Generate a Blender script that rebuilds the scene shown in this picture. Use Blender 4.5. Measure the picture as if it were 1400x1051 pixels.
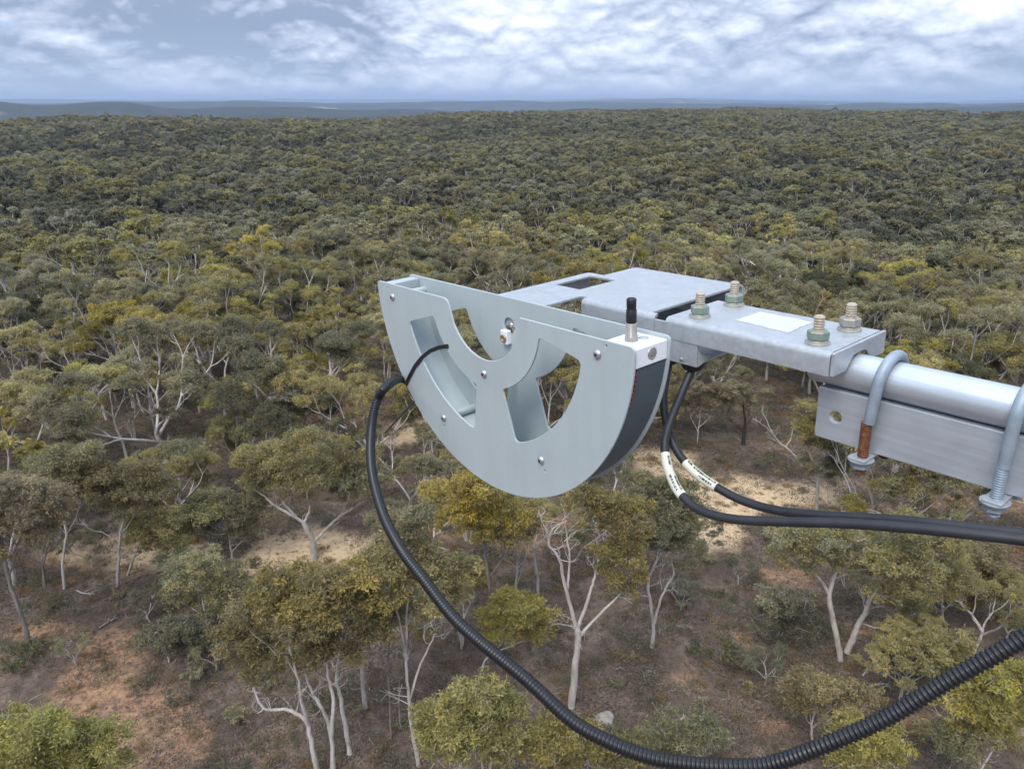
import bpy, bmesh, math, random
import numpy as np
from mathutils import Vector, Matrix

sc = bpy.context.scene
for o in list(bpy.data.objects): bpy.data.objects.remove(o)
COL = sc.collection

# ------------------------------------------------------------------ camera
CAMH = 30.0
FPX, CX, CY = 1040.0, 700.0, 525.5
PITCH = math.atan((CY - 137.0) / FPX)
cam_d = bpy.data.cameras.new('camera'); cam = bpy.data.objects.new('camera', cam_d); COL.objects.link(cam)
cam_d.sensor_width = 36; cam_d.lens = 36 * FPX / 1400; cam_d.clip_start = 0.02; cam_d.clip_end = 90000
cam.location = (0, 0, CAMH); cam.rotation_euler = (math.pi / 2 - PITCH, 0, 0)
sc.camera = cam

# ------------------------------------------------------------------ world / sun
SUN_EL, SUN_AZ = math.radians(52), math.radians(205)      # azimuth clockwise from +Y (behind the camera, a bit left)
w = bpy.data.worlds.new('World'); sc.world = w; w.use_nodes = True
nt = w.node_tree; nt.nodes.clear()
def N(nt, t, **kw):
    n = nt.nodes.new(t)
    for k, v in kw.items():
        if k.startswith('i_'):
            key = k[2:]; key = int(key) if key.isdigit() else key.replace('_', ' ')
            n.inputs[key].default_value = v
        else: setattr(n, k, v)
    return n
def L(nt, a, b): nt.links.new(a, b)
def ramp(nt, fac, stops, interp='LINEAR'):
    r = nt.nodes.new('ShaderNodeValToRGB'); r.color_ramp.interpolation = interp
    e = r.color_ramp.elements
    while len(e) < len(stops): e.new(0.5)
    for i, (p, c) in enumerate(stops):
        e[i].position = p; e[i].color = (*c, 1) if len(c) == 3 else c
    L(nt, fac, r.inputs[0]); return r.outputs[0]
def math_(nt, op, a, b=None, clamp=False):
    m = nt.nodes.new('ShaderNodeMath'); m.operation = op; m.use_clamp = clamp
    for i, v in enumerate((a, b)):
        if v is None: continue
        if isinstance(v, (int, float)): m.inputs[i].default_value = v
        else: L(nt, v, m.inputs[i])
    return m.outputs[0]
def mixc(nt, f, a, b, mode='MIX'):
    m = nt.nodes.new('ShaderNodeMix'); m.data_type = 'RGBA'; m.blend_type = mode
    for s, v in ((m.inputs[0], f), (m.inputs[6], a), (m.inputs[7], b)):
        if isinstance(v, (int, float)): s.default_value = v
        elif isinstance(v, tuple): s.default_value = (*v, 1) if len(v) == 3 else v
        else: L(nt, v, s)
    return m.outputs[2]

sky = N(nt, 'ShaderNodeTexSky', sky_type='NISHITA', sun_disc=False)
sky.sun_elevation = SUN_EL; sky.sun_rotation = SUN_AZ; sky.altitude = 300; sky.air_density = 1.0; sky.dust_density = 1.5
tc = N(nt, 'ShaderNodeTexCoord')
sep = N(nt, 'ShaderNodeSeparateXYZ'); L(nt, tc.outputs['Generated'], sep.inputs[0])
def noise(nt, vec, scale, detail=6, rough=0.55, dist=0.0, loc=(0, 0, 0), sc_=(1, 1, 1)):
    mp = N(nt, 'ShaderNodeMapping'); mp.inputs['Location'].default_value = loc; mp.inputs['Scale'].default_value = sc_
    L(nt, vec, mp.inputs[0])
    n = N(nt, 'ShaderNodeTexNoise'); n.inputs['Scale'].default_value = scale; n.inputs['Detail'].default_value = detail
    n.inputs['Roughness'].default_value = rough; n.inputs['Distortion'].default_value = dist
    L(nt, mp.outputs[0], n.inputs['Vector']); return n.outputs[0]
zc = math_(nt, 'MAXIMUM', sep.outputs['Z'], 0.0)
def cloud_plane(dz):
    """direction -> point on the cloud layer, looked at dz higher"""
    zz = math_(nt, 'ADD', zc, 0.45 + dz)
    cmb = N(nt, 'ShaderNodeCombineXYZ')
    L(nt, math_(nt, 'DIVIDE', sep.outputs['X'], zz), cmb.inputs[0]); L(nt, math_(nt, 'DIVIDE', sep.outputs['Y'], zz), cmb.inputs[1]); return cmb.outputs[0]
SKYOFF = (30.2, 17.7, 0.0)
P0, P1 = cloud_plane(0.0), cloud_plane(0.010)
def puffs(p): return math_(nt, 'ADD', math_(nt, 'MULTIPLY', noise(nt, p, 2.0, 6, 0.5, 0.15, SKYOFF), 0.76), math_(nt, 'MULTIPLY', noise(nt, p, 8.5, 7, 0.56, 0.2, SKYOFF), 0.24))
def billow(p):
    """cauliflower lumps: creases where the noise crosses its middle"""
    tot = None
    for sc_i, w_i in ((3.6, 0.48), (8.0, 0.28), (17.0, 0.15), (36.0, 0.09)):
        v = math_(nt, 'MULTIPLY', math_(nt, 'ABSOLUTE', math_(nt, 'SUBTRACT', noise(nt, p, sc_i, 1, 0.5, 0.25, (SKYOFF[0], SKYOFF[1], sc_i)), 0.5)), 5.0 * w_i)
        tot = v if tot is None else math_(nt, 'ADD', tot, v)
    return tot
d0 = puffs(P0); b0, b1 = billow(P0), billow(P1)
mask = ramp(nt, math_(nt, 'ADD', d0, math_(nt, 'MULTIPLY', b0, 0.10)), [(0.33, (0, 0, 0)), (0.43, (1, 1, 1))], 'EASE')
lit = math_(nt, 'ADD', math_(nt, 'MULTIPLY', math_(nt, 'SUBTRACT', b0, b1), 0.9), 0.5)             # tops of the puffs catch the light
big = noise(nt, P0, 1.6, 4, 0.5, 0.2, (SKYOFF[0] + 4.0, SKYOFF[1] + 2.0, 4))                       # heavy and thin parts of the layer
tone = math_(nt, 'ADD', math_(nt, 'ADD', math_(nt, 'MULTIPLY', lit, 0.24), math_(nt, 'MULTIPLY', b0, 0.26)), math_(nt, 'MULTIPLY', big, 1.15))
CLOUD = [(0.60, (1.7, 2.2, 3.1)), (0.74, (3.1, 3.6, 4.6)), (0.86, (4.5, 4.95, 5.8)), (1.02, (6.3, 6.6, 7.2))]
cloud = ramp(nt, math_(nt, 'SUBTRACT', tone, 0.05), [(p_, c_) for p_, c_ in CLOUD[:3]] + [(1.0, CLOUD[3][1])])
veil = ramp(nt, zc, [(0.0, (0.3, 0.3, 0.3)), (0.035, (0.75, 0.75, 0.75)), (0.08, (1, 1, 1))])
clearsky = mixc(nt, 0.75, mixc(nt, 1.0, sky.outputs[0], (0.62, 0.80, 1.05), 'MULTIPLY'), (3.5, 4.4, 5.9))
mfin = math_(nt, 'MULTIPLY', mask, veil)
allsky = mixc(nt, mfin, clearsky, cloud)
# an overcast sky brightens steadily from the horizon up
gain = N(nt, 'ShaderNodeCombineXYZ'); g_ = math_(nt, 'ADD', math_(nt, 'MULTIPLY', zc, 1.2), 1.0)
for i_ in range(3): L(nt, g_, gain.inputs[i_])
allsky = mixc(nt, 1.0, allsky, gain.outputs[0], 'MULTIPLY')
bg = N(nt, 'ShaderNodeBackground'); bg.inputs['Strength'].default_value = 0.085
L(nt, allsky, bg.inputs['Color'])
wo = N(nt, 'ShaderNodeOutputWorld'); L(nt, bg.outputs[0], wo.inputs['Surface'])

sun_d = bpy.data.lights.new('sun', 'SUN'); sun = bpy.data.objects.new('sun', sun_d); COL.objects.link(sun)
sun_d.energy = 1.3; sun_d.angle = math.radians(28); sun_d.color = (1.0, 0.95, 0.88)
sdir = Vector((math.sin(SUN_AZ) * math.cos(SUN_EL), math.cos(SUN_AZ) * math.cos(SUN_EL), math.sin(SUN_EL)))
sun.rotation_euler = (-sdir).to_track_quat('-Z', 'Y').to_euler(); sun.location = (0, 0, 60)

sc.view_settings.view_transform = 'Standard'; sc.view_settings.look = 'None'
sc.view_settings.exposure = 1.06; sc.view_settings.gamma = 1.0; sc.view_settings.use_curve_mapping = False
sc.render.engine = 'CYCLES'
cy = sc.cycles
cy.use_denoising = True; cy.use_adaptive_sampling = True; cy.adaptive_threshold = 0.02
cy.max_bounces = 7; cy.diffuse_bounces = 4; cy.glossy_bounces = 3; cy.transmission_bounces = 3
cy.volume_bounces = 0; cy.transparent_max_bounces = 4; cy.caustics_reflective = False; cy.caustics_refractive = False
cy.sample_clamp_indirect = 6

# ------------------------------------------------------------------ pixel helpers
cP, sP = math.cos(PITCH), math.sin(PITCH)
def ray(x, y):
    a = (x - CX) / FPX; u = -(y - CY) / FPX
    return np.array([a, cP + u * sP, -sP + u * cP])
def at_depth(x, y, d): return np.array([0, 0, CAMH]) + ray(x, y) * d      # d = distance along the optical axis
def at_y(x, y, Y): r = ray(x, y); return np.array([0, 0, CAMH]) + r * (Y / r[1])

# ------------------------------------------------------------------ materials
def mat(name):
    m = bpy.data.materials.new(name); m.use_nodes = True; nt = m.node_tree; nt.nodes.clear()
    out = N(nt, 'ShaderNodeOutputMaterial'); b = N(nt, 'ShaderNodeBsdfPrincipled'); L(nt, b.outputs[0], out.inputs[0])
    return m, nt, b
def simple(name, col, rough=0.5, metal=0.0, var=0.12, scale=40, bump=0.0, bscale=300, stretch=(1, 1, 1), rvar=0.1, spec=0.5):
    m, nt, b = mat(name)
    tc = N(nt, 'ShaderNodeTexCoord')
    n = noise(nt, tc.outputs['Object'], scale, 6, 0.6, 0.1, (0, 0, 0), stretch)
    c0 = tuple(v * (1 - var) for v in col); c1 = tuple(min(1, v * (1 + var)) for v in col)
    L(nt, ramp(nt, n, [(0.3, c0), (0.7, c1)]), b.inputs['Base Color'])
    r = math_(nt, 'ADD', math_(nt, 'MULTIPLY', n, 2 * rvar), rough - rvar)
    L(nt, r, b.inputs['Roughness']); b.inputs['Metallic'].default_value = metal
    b.inputs['Specular IOR Level'].default_value = spec
    if bump:
        n2 = noise(nt, tc.outputs['Object'], bscale, 4, 0.6, 0, (2, 1, 0), stretch)
        bp = N(nt, 'ShaderNodeBump'); bp.inputs['Strength'].default_value = bump; bp.inputs['Distance'].default_value = 0.001
        L(nt, n2, bp.inputs['Height']); L(nt, bp.outputs[0], b.inputs['Normal'])
    return m
M = {}
M['paint'] = simple('pale_grey_blue_paint', (0.45, 0.525, 0.545), 0.42, 0, 0.05, 18, 0.05, 500)
def worn_paint(name, col):
    m, nt, b = mat(name); geo = N(nt, 'ShaderNodeNewGeometry'); P = geo.outputs['Position']
    big = noise(nt, P, 9, 5, 0.6, 0.3); streak = noise(nt, P, 60, 4, 0.6, 0.1, (0, 0, 0), (1, 1, 0.10)); spk = noise(nt, P, 420, 3, 0.6)
    f = math_(nt, 'ADD', math_(nt, 'MULTIPLY', big, 0.6), math_(nt, 'MULTIPLY', streak, 0.4))
    c = ramp(nt, f, [(0.35, tuple(v * 0.93 for v in col)), (0.5, col), (0.65, tuple(v * 1.03 for v in col))])
    c = mixc(nt, ramp(nt, spk, [(0.66, (0, 0, 0)), (0.72, (0.5, 0.5, 0.5))]), c, (0.22, 0.20, 0.17))
    L(nt, c, b.inputs['Base Color']); L(nt, math_(nt, 'ADD', math_(nt, 'MULTIPLY', f, 0.5), 0.2), b.inputs['Roughness'])
    bp = N(nt, 'ShaderNodeBump'); bp.inputs['Strength'].default_value = 0.06; bp.inputs['Distance'].default_value = 0.001; L(nt, big, bp.inputs['Height']); L(nt, bp.outputs[0], b.inputs['Normal'])
    return m
M['paint'] = worn_paint('weathered_pale_paint', (0.405, 0.465, 0.478))
M['white'] = simple('white_plastic', (0.82, 0.83, 0.84), 0.4, 0, 0.03, 30, 0.03, 600)
M['dark_band'] = simple('dark_slate_film', (0.075, 0.105, 0.118), 0.5, 0, 0.15, 12)
M['red'] = simple('red_strip', (0.42, 0.045, 0.03), 0.5, 0, 0.2, 200)
M['black'] = simple('black_plastic', (0.012, 0.013, 0.016), 0.42, 0, 0.2, 80, 0.05, 800)
M['cable'] = simple('black_cable_sheath', (0.022, 0.024, 0.030), 0.5, 0, 0.25, 60, 0.08, 700)
M['conduit'] = simple('black_corrugated_plastic', (0.010, 0.011, 0.014), 0.36, 0, 0.2, 90)
M['label'] = simple('off_white_sleeve', (0.66, 0.66, 0.56), 0.55, 0, 0.08, 60)
M['ink'] = simple('black_ink', (0.05, 0.05, 0.05), 0.7, 0, 0.1, 50)
M['paper'] = simple('faded_white_sticker', (0.56, 0.585, 0.62), 0.6, 0, 0.10, 70, 0.5, 120)
M['galv'] = simple('galvanised_steel', (0.43, 0.465, 0.505), 0.50, 0.35, 0.13, 110, 0.10, 900, rvar=0.12)
def galv_mat(name, col):
    m, nt, b = mat(name); geo = N(nt, 'ShaderNodeNewGeometry'); P = geo.outputs['Position']
    vo = N(nt, 'ShaderNodeTexVoronoi'); vo.inputs['Scale'].default_value = 260; L(nt, P, vo.inputs['Vector']); sp = N(nt, 'ShaderNodeSeparateColor'); L(nt, vo.outputs['Color'], sp.inputs[0])
    n = noise(nt, P, 45, 6, 0.65, 0.4); f = math_(nt, 'ADD', math_(nt, 'MULTIPLY', n, 0.72), math_(nt, 'MULTIPLY', sp.outputs[0], 0.28))
    c = ramp(nt, f, [(0.3, tuple(v * 0.90 for v in col)), (0.5, col), (0.7, tuple(v * 1.08 for v in col))])
    st = noise(nt, P, 28, 5, 0.7, 0.5, (7, 3, 1)); c = mixc(nt, ramp(nt, st, [(0.63, (0, 0, 0)), (0.76, (0.3, 0.3, 0.3))]), c, (0.32, 0.30, 0.27))
    L(nt, c, b.inputs['Base Color']); L(nt, math_(nt, 'ADD', math_(nt, 'MULTIPLY', f, 0.4), 0.3), b.inputs['Roughness']); b.inputs['Metallic'].default_value = 0.4; return m
M['galv'] = galv_mat('weathered_galvanised_steel', (0.435, 0.465, 0.495))
M['ubolt'] = simple('dull_galvanised_rod', (0.31, 0.37, 0.43), 0.55, 0.3, 0.14, 90, 0.12, 900)
M['alu'] = simple('bare_aluminium', (0.62, 0.64, 0.66), 0.40, 0.55, 0.07, 60, 0.08, 400, (1, 1, 1))
M['bolt'] = simple('weathered_zinc_nut', (0.34, 0.33, 0.29), 0.55, 0.35, 0.25, 160, 0.15, 900)
M['screw'] = simple('stainless_screw', (0.60, 0.61, 0.62), 0.30, 0.85, 0.1, 300)
M['clear'] = simple('smoky_clear_sleeve', (0.27, 0.26, 0.245), 0.3, 0, 0.15, 200)
M['brass'] = simple('brass_fitting', (0.40, 0.30, 0.19), 0.4, 0.5, 0.2, 300)
def brushed(name, col):
    m, nt, b = mat(name); tc = N(nt, 'ShaderNodeTexCoord'); mp = N(nt, 'ShaderNodeMapping'); mp.inputs['Rotation'].default_value = (0, 0, math.radians(50)); L(nt, tc.outputs['Object'], mp.inputs[0])
    n = noise(nt, mp.outputs[0], 420, 4, 0.6, 0, (0, 0, 0), (0.02, 1, 1)); n2 = noise(nt, tc.outputs['Object'], 25, 6, 0.6)
    f = math_(nt, 'ADD', math_(nt, 'MULTIPLY', n, 0.5), math_(nt, 'MULTIPLY', n2, 0.5))
    L(nt, ramp(nt, f, [(0.35, tuple(v * 0.86 for v in col)), (0.65, tuple(v * 1.1 for v in col))]), b.inputs['Base Color'])
    L(nt, math_(nt, 'ADD', math_(nt, 'MULTIPLY', f, 0.3), 0.28), b.inputs['Roughness']); b.inputs['Metallic'].default_value = 0.6
    bp = N(nt, 'ShaderNodeBump'); bp.inputs['Strength'].default_value = 0.12; bp.inputs['Distance'].default_value = 0.001; L(nt, n, bp.inputs['Height']); L(nt, bp.outputs[0], b.inputs['Normal'])
    return m
M['alu'] = brushed('brushed_aluminium', (0.57, 0.62, 0.675))
def thread_mat():
    m, nt, b = mat('rust_stained_thread'); tc = N(nt, 'ShaderNodeTexCoord')
    n = noise(nt, tc.outputs['Object'], 220, 5, 0.6)
    L(nt, ramp(nt, n, [(0.35, (0.42, 0.34, 0.24)), (0.55, (0.50, 0.45, 0.38)), (0.7, (0.32, 0.15, 0.06))]), b.inputs['Base Color'])
    b.inputs['Roughness'].default_value = 0.6; b.inputs['Metallic'].default_value = 0.2; return m
M['thread'] = thread_mat()
def green_nut():
    m, nt, b = mat('nut_with_green_bloom'); tc = N(nt, 'ShaderNodeTexCoord')
    n = noise(nt, tc.outputs['Object'], 90, 5, 0.6)
    L(nt, ramp(nt, n, [(0.4, (0.30, 0.30, 0.27)), (0.56, (0.20, 0.30, 0.23)), (0.7, (0.34, 0.33, 0.29))]), b.inputs['Base Color'])
    b.inputs['Roughness'].default_value = 0.55; b.inputs['Metallic'].default_value = 0.3; return m
M['nut'] = green_nut()
def rust():
    m, nt, b = mat('heavy_rust'); tc = N(nt, 'ShaderNodeTexCoord')
    n = noise(nt, tc.outputs['Object'], 260, 6, 0.65)
    L(nt, ramp(nt, n, [(0.3, (0.07, 0.028, 0.015)), (0.55, (0.19, 0.072, 0.032)), (0.75, (0.30, 0.15, 0.085))]), b.inputs['Base Color'])
    b.inputs['Roughness'].default_value = 0.85; return m
M['rust'] = rust()

def bark(name, cols):
    m, nt, b = mat(name); tc = N(nt, 'ShaderNodeTexCoord')
    n = noise(nt, tc.outputs['Object'], 1.3, 7, 0.65, 0.4, (0, 0, 0), (1, 1, 0.45))
    n2 = noise(nt, tc.outputs['Object'], 9, 5, 0.6, 0.2, (5, 3, 1), (1, 1, 0.3))
    f = math_(nt, 'ADD', math_(nt, 'MULTIPLY', n, 0.7), math_(nt, 'MULTIPLY', n2, 0.3))
    L(nt, ramp(nt, f, cols), b.inputs['Base Color']); b.inputs['Roughness'].default_value = 0.85
    bp = N(nt, 'ShaderNodeBump'); bp.inputs['Strength'].default_value = 0.5; bp.inputs['Distance'].default_value = 0.03
    L(nt, n2, bp.inputs['Height']); L(nt, bp.outputs[0], b.inputs['Normal']); return m
M['bark'] = bark('pale_gum_bark', [(0.30, (0.13, 0.10, 0.085)), (0.42, (0.36, 0.31, 0.27)), (0.55, (0.52, 0.48, 0.44)), (0.72, (0.62, 0.60, 0.57))])
M['bark_grey'] = bark('grey_brown_bark', [(0.3, (0.07, 0.055, 0.05)), (0.5, (0.20, 0.17, 0.15)), (0.7, (0.36, 0.32, 0.29))])
M['charred'] = bark('charred_bark', [(0.3, (0.012, 0.011, 0.01)), (0.6, (0.05, 0.042, 0.038)), (0.8, (0.16, 0.13, 0.11))])

def leafmat():
    m = bpy.data.materials.new('eucalypt_leaf'); m.use_nodes = True; nt = m.node_tree; nt.nodes.clear()
    out = N(nt, 'ShaderNodeOutputMaterial')
    at = N(nt, 'ShaderNodeAttribute', attribute_name='col'); oi = N(nt, 'ShaderNodeObjectInfo')
    hs = N(nt, 'ShaderNodeHueSaturation')
    L(nt, math_(nt, 'ADD', math_(nt, 'MULTIPLY', oi.outputs['Random'], 0.018), 0.492), hs.inputs['Hue'])
    r2 = math_(nt, 'FRACT', math_(nt, 'MULTIPLY', oi.outputs['Random'], 17.31))
    L(nt, math_(nt, 'ADD', math_(nt, 'MULTIPLY', r2, 0.55), 0.74), hs.inputs['Value'])
    r3 = math_(nt, 'FRACT', math_(nt, 'MULTIPLY', oi.outputs['Random'], 91.7))
    L(nt, math_(nt, 'ADD', math_(nt, 'MULTIPLY', r3, 0.4), 0.75), hs.inputs['Saturation'])
    L(nt, at.outputs['Color'], hs.inputs['Color'])
    b = N(nt, 'ShaderNodeBsdfPrincipled'); b.inputs['Roughness'].default_value = 0.55; b.inputs['Specular IOR Level'].default_value = 0.25
    t = N(nt, 'ShaderNodeBsdfTranslucent'); mx = N(nt, 'ShaderNodeMixShader'); mx.inputs[0].default_value = 0.48
    L(nt, hs.outputs[0], b.inputs['Base Color']); L(nt, hs.outputs[0], t.inputs['Color'])
    L(nt, b.outputs[0], mx.inputs[1]); L(nt, t.outputs[0], mx.inputs[2]); L(nt, mx.outputs[0], out.inputs[0])
    return m
M['leaf'] = leafmat()

# ------------------------------------------------------------------ object helpers
def tag(o, label=None, cat=None, group=None, kind=None):
    if label: o['label'] = label
    if cat: o['category'] = cat
    if group: o['group'] = group
    if kind: o['kind'] = kind
    return o
def link_mesh(name, me, parent=None):
    o = bpy.data.objects.new(name, me); COL.objects.link(o)
    if parent is not None: o.parent = parent
    return o
def empty(name, loc, label=None, cat=None, group=None):
    o = bpy.data.objects.new(name, None); COL.objects.link(o); o.location = loc; o.empty_display_size = 0.05
    return tag(o, label, cat, group)
def np_mesh(name, verts, quads, mats, smooth=True, midx=None, tris=None):
    me = bpy.data.meshes.new(name)
    v = np.asarray(verts, dtype=np.float32).reshape(-1, 3); q = np.asarray(quads, dtype=np.int32).reshape(-1, 4)
    me.vertices.add(len(v)); me.vertices.foreach_set('co', v.ravel())
    me.loops.add(q.size); me.loops.foreach_set('vertex_index', q.ravel())
    me.polygons.add(len(q)); me.polygons.foreach_set('loop_start', np.arange(0, q.size, 4, dtype=np.int32))
    me.polygons.foreach_set('use_smooth', np.full(len(q), smooth))
    for m in mats: me.materials.append(m)
    if midx is not None: me.polygons.foreach_set('material_index', np.asarray(midx, dtype=np.int32))
    me.update(calc_edges=True); return me

class MB:
    """collects shapes, then becomes one mesh object"""
    def __init__(s): s.v = []; s.f = []; s.sm = []
    def add(s, v, f, smooth=False):
        o = len(s.v); s.v += [tuple(p) for p in v]; s.f += [tuple(i + o for i in q) for q in f]; s.sm += [smooth] * len(f); return s
    def box(s, u0, u1, n0, n1, z0, z1, r=0.0):
        bm = bmesh.new(); bmesh.ops.create_cube(bm, size=1)
        for v in bm.verts: v.co = ((u0 + u1) / 2 + v.co.x * (u1 - u0), (n0 + n1) / 2 + v.co.y * (n1 - n0), (z0 + z1) / 2 + v.co.z * (z1 - z0))
        if r: bmesh.ops.bevel(bm, geom=list(bm.edges), offset=r, segments=2, affect='EDGES', profile=0.5)
        bm.verts.index_update(); s.add([v.co[:] for v in bm.verts], [[v.index for v in f.verts] for f in bm.faces], False); bm.free(); return s
    def lathe(s, c, axis, prof, seg=24, cap=True):
        """prof: list of (r, t) along axis from c"""
        ax = Vector(axis).normalized(); a = ax.orthogonal().normalized(); b = ax.cross(a)
        v = []; f = []
        for r, t in prof:
            for k in range(seg):
                th = 2 * math.pi * k / seg
                v.append(Vector(c) + ax * t + (a * math.cos(th) + b * math.sin(th)) * r)
        for i in range(len(prof) - 1):
            for k in range(seg):
                k2 = (k + 1) % seg; f.append((i * seg + k, i * seg + k2, (i + 1) * seg + k2, (i + 1) * seg + k))
        s.add(v, f, True)
        if cap:
            o = len(s.v)
            for ring in (0, len(prof) - 1):
                if prof[ring][0] > 1e-6:
                    idx = [k for k in range(seg)]; vv = [v[ring * seg + k] for k in idx]
                    s.add(vv, [tuple(idx if ring else idx[::-1])], False)
        return s
    def tube(s, pts, rad, seg=12, cap=True):
        pts = [Vector(p) for p in pts]; n = len(pts)
        rad = [rad] * n if isinstance(rad, (int, float)) else list(rad)
        T = [(pts[min(i + 1, n - 1)] - pts[max(i - 1, 0)]).normalized() for i in range(n)]
        a = T[0].orthogonal().normalized(); v = []; f = []
        for i in range(n):
            a = (a - T[i] * a.dot(T[i])).normalized(); b = T[i].cross(a)
            for k in range(seg):
                th = 2 * math.pi * k / seg; v.append(pts[i] + (a * math.cos(th) + b * math.sin(th)) * rad[i])
        for i in range(n - 1):
            for k in range(seg):
                k2 = (k + 1) % seg; f.append((i * seg + k, i * seg + k2, (i + 1) * seg + k2, (i + 1) * seg + k))
        s.add(v, f, True)
        if cap: s.add(v[:seg], [tuple(range(seg))[::-1]], False); s.add(v[-seg:], [tuple(range(seg))], False)
        return s
    def build(s, name, m, parent=None, xf=None, base=None):
        v = np.array(s.v, dtype=float)
        if xf is not None: v = xf(v)
        if base is not None: v = v - np.array(base)
        me = bpy.data.meshes.new(name); me.from_pydata([tuple(p) for p in v], [], s.f)
        me.polygons.foreach_set('use_smooth', s.sm); me.materials.append(m); me.update()
        return link_mesh(name, me, parent)

def sheet(outline, holes, thick, bevel=0.0005):
    """flat plate with holes as (verts, faces): 2D x,y -> x,y ; thickness along z centred"""
    cu = bpy.data.curves.new('tmp', 'CURVE'); cu.dimensions = '2D'; cu.fill_mode = 'BOTH'
    cu.extrude = max(thick / 2 - bevel, 1e-5); cu.bevel_depth = bevel; cu.bevel_resolution = 1; cu.offset = -bevel
    for loop in [outline] + list(holes):
        sp = cu.splines.new('POLY'); sp.points.add(len(loop) - 1)
        for p, (x, y) in zip(sp.points, loop): p.co = (x, y, 0, 1)
        sp.use_cyclic_u = True
    ob = bpy.data.objects.new('tmp', cu); COL.objects.link(ob)
    dg = bpy.context.evaluated_depsgraph_get(); ev = ob.evaluated_get(dg); me = ev.to_mesh()
    v = [p.co[:] for p in me.vertices]; f = [tuple(p.vertices) for p in me.polygons]
    ev.to_mesh_clear(); bpy.data.objects.remove(ob); bpy.data.curves.remove(cu)
    return v, f
def arc(r, a0, a1, n=24, c=(0, 0)):
    return [(c[0] + r * math.cos(math.radians(a0 + (a1 - a0) * i / n)), c[1] + r * math.sin(math.radians(a0 + (a1 - a0) * i / n))) for i in range(n + 1)]
def rounded(poly, rad, n=5):
    """round the corners of a polygon; rad one value or per corner"""
    out = []; m = len(poly)
    for i, p in enumerate(poly):
        r = rad[i] if isinstance(rad, (list, tuple)) else rad
        a = Vector(poly[i - 1]); b = Vector(p); c = Vector(poly[(i + 1) % m])
        if r <= 0: out.append(tuple(b)); continue
        d1 = (a - b); d2 = (c - b); l1, l2 = d1.length, d2.length; d1.normalize(); d2.normalize()
        ang = d1.angle(d2)
        if ang > math.radians(172): out.append(tuple(b)); continue
        t = min(r / math.tan(ang / 2), l1 * 0.49, l2 * 0.49)
        p0 = b + d1 * t; p1 = b + d2 * t
        for k in range(n + 1):
            s = k / n; q = p0 * (1 - s) ** 2 + b * 2 * s * (1 - s) + p1 * s * s; out.append((q.x, q.y))
    return out
def crspline(pts, per=12):
    pts = [np.array(p, dtype=float) for p in pts]
    P = [2 * pts[0] - pts[1]] + pts + [2 * pts[-1] - pts[-2]]; out = []
    for i in range(1, len(P) - 2):
        for k in range(per):
            t = k / per; p0, p1, p2, p3 = P[i - 1:i + 3]
            out.append(0.5 * ((2 * p1) + (-p0 + p2) * t + (2 * p0 - 5 * p1 + 4 * p2 - p3) * t * t + (-p0 + 3 * p1 - 3 * p2 + p3) * t ** 3))
    out.append(pts[-1]); return out

# ================================================================== TERRAIN
rs_g = np.random.RandomState(5)
def vnoise(x, y, scale, seed):
    """cheap smooth value noise (numpy)"""
    x = np.asarray(x, float) / scale; y = np.asarray(y, float) / scale
    xi = np.floor(x); yi = np.floor(y); fx = x - xi; fy = y - yi
    fx = fx * fx * (3 - 2 * fx); fy = fy * fy * (3 - 2 * fy)
    def h(a, b):
        v = np.sin(a * 127.1 + b * 311.7 + seed * 74.7) * 43758.5453; return v - np.floor(v)
    return (h(xi, yi) * (1 - fx) + h(xi + 1, yi) * fx) * (1 - fy) + (h(xi, yi + 1) * (1 - fx) + h(xi + 1, yi + 1) * fx) * fy
def smooth(a, b, x):
    t = np.clip((x - a) / (b - a), 0, 1); return t * t * (3 - 2 * t)
def edge_r(az):   # where the wooded plateau ends, by bearing in degrees
    return 760 + 330 * smooth(-25, 6, az) - 120 * smooth(18, 34, az) + 190 * (vnoise(az, az * 0, 5.0, 71) - 0.5) + 70 * (vnoise(az, az * 0, 1.3, 72) - 0.5)
def height(x, y):
    x = np.asarray(x, float); y = np.asarray(y, float)
    r = np.hypot(x, y); az = np.degrees(np.arctan2(x, y))
    near = (vnoise(x, y, 26, 1) - 0.5) * 1.6 * smooth(8, 30, r) + (vnoise(x, y, 7, 2) - 0.5) * 0.35 * smooth(8, 20, r)
    mid = (vnoise(x, y, 170, 3) - 0.5) * 11 * smooth(70, 260, r) + (vnoise(x, y, 60, 4) - 0.5) * 3.0 * smooth(60, 150, r)
    dip = -5.0 * np.exp(-((r - 190) / 75.0) ** 2) + 2.0 * smooth(350, 700, r)
    h = near + mid + dip
    e = edge_r(az); drop = smooth(0, 900, r - e)
    h = h * (1 - drop) - 85 * drop
    far = smooth(1500, 2600, r)
    def ridge(r0, w, top, amp, sc, seed, azw=0.0):
        rr = r0 * (1 + 0.25 * (vnoise(az, az * 0, sc * 1.7, seed + 9) - 0.5))
        t = top + amp * (vnoise(az, az * 0, sc, seed) - 0.5) * 2 + amp * 0.4 * (vnoise(az, az * 0, sc / 4, seed + 3) - 0.5) * 2
        return (t + 85) * np.exp(-((r - rr) / w) ** 2)
    left = smooth(8, -12, az)
    R = np.maximum.reduce([ridge(2900, 450, -24, 34, 17, 11), ridge(4700, 600, -14, 40, 15, 12) , ridge(7500, 1000, 0, 34, 12, 13),
                           ridge(12000, 1800, 14, 34, 9, 14), ridge(21000, 3500, 36, 40, 7, 15), ridge(42000, 12000, 70, 30, 7, 16)])
    fine = (vnoise(x, y, 400, 21) - 0.5) * 14 + (vnoise(x, y, 90, 22) - 0.5) * 7
    return h + far * (R + fine * 0.7)

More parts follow.
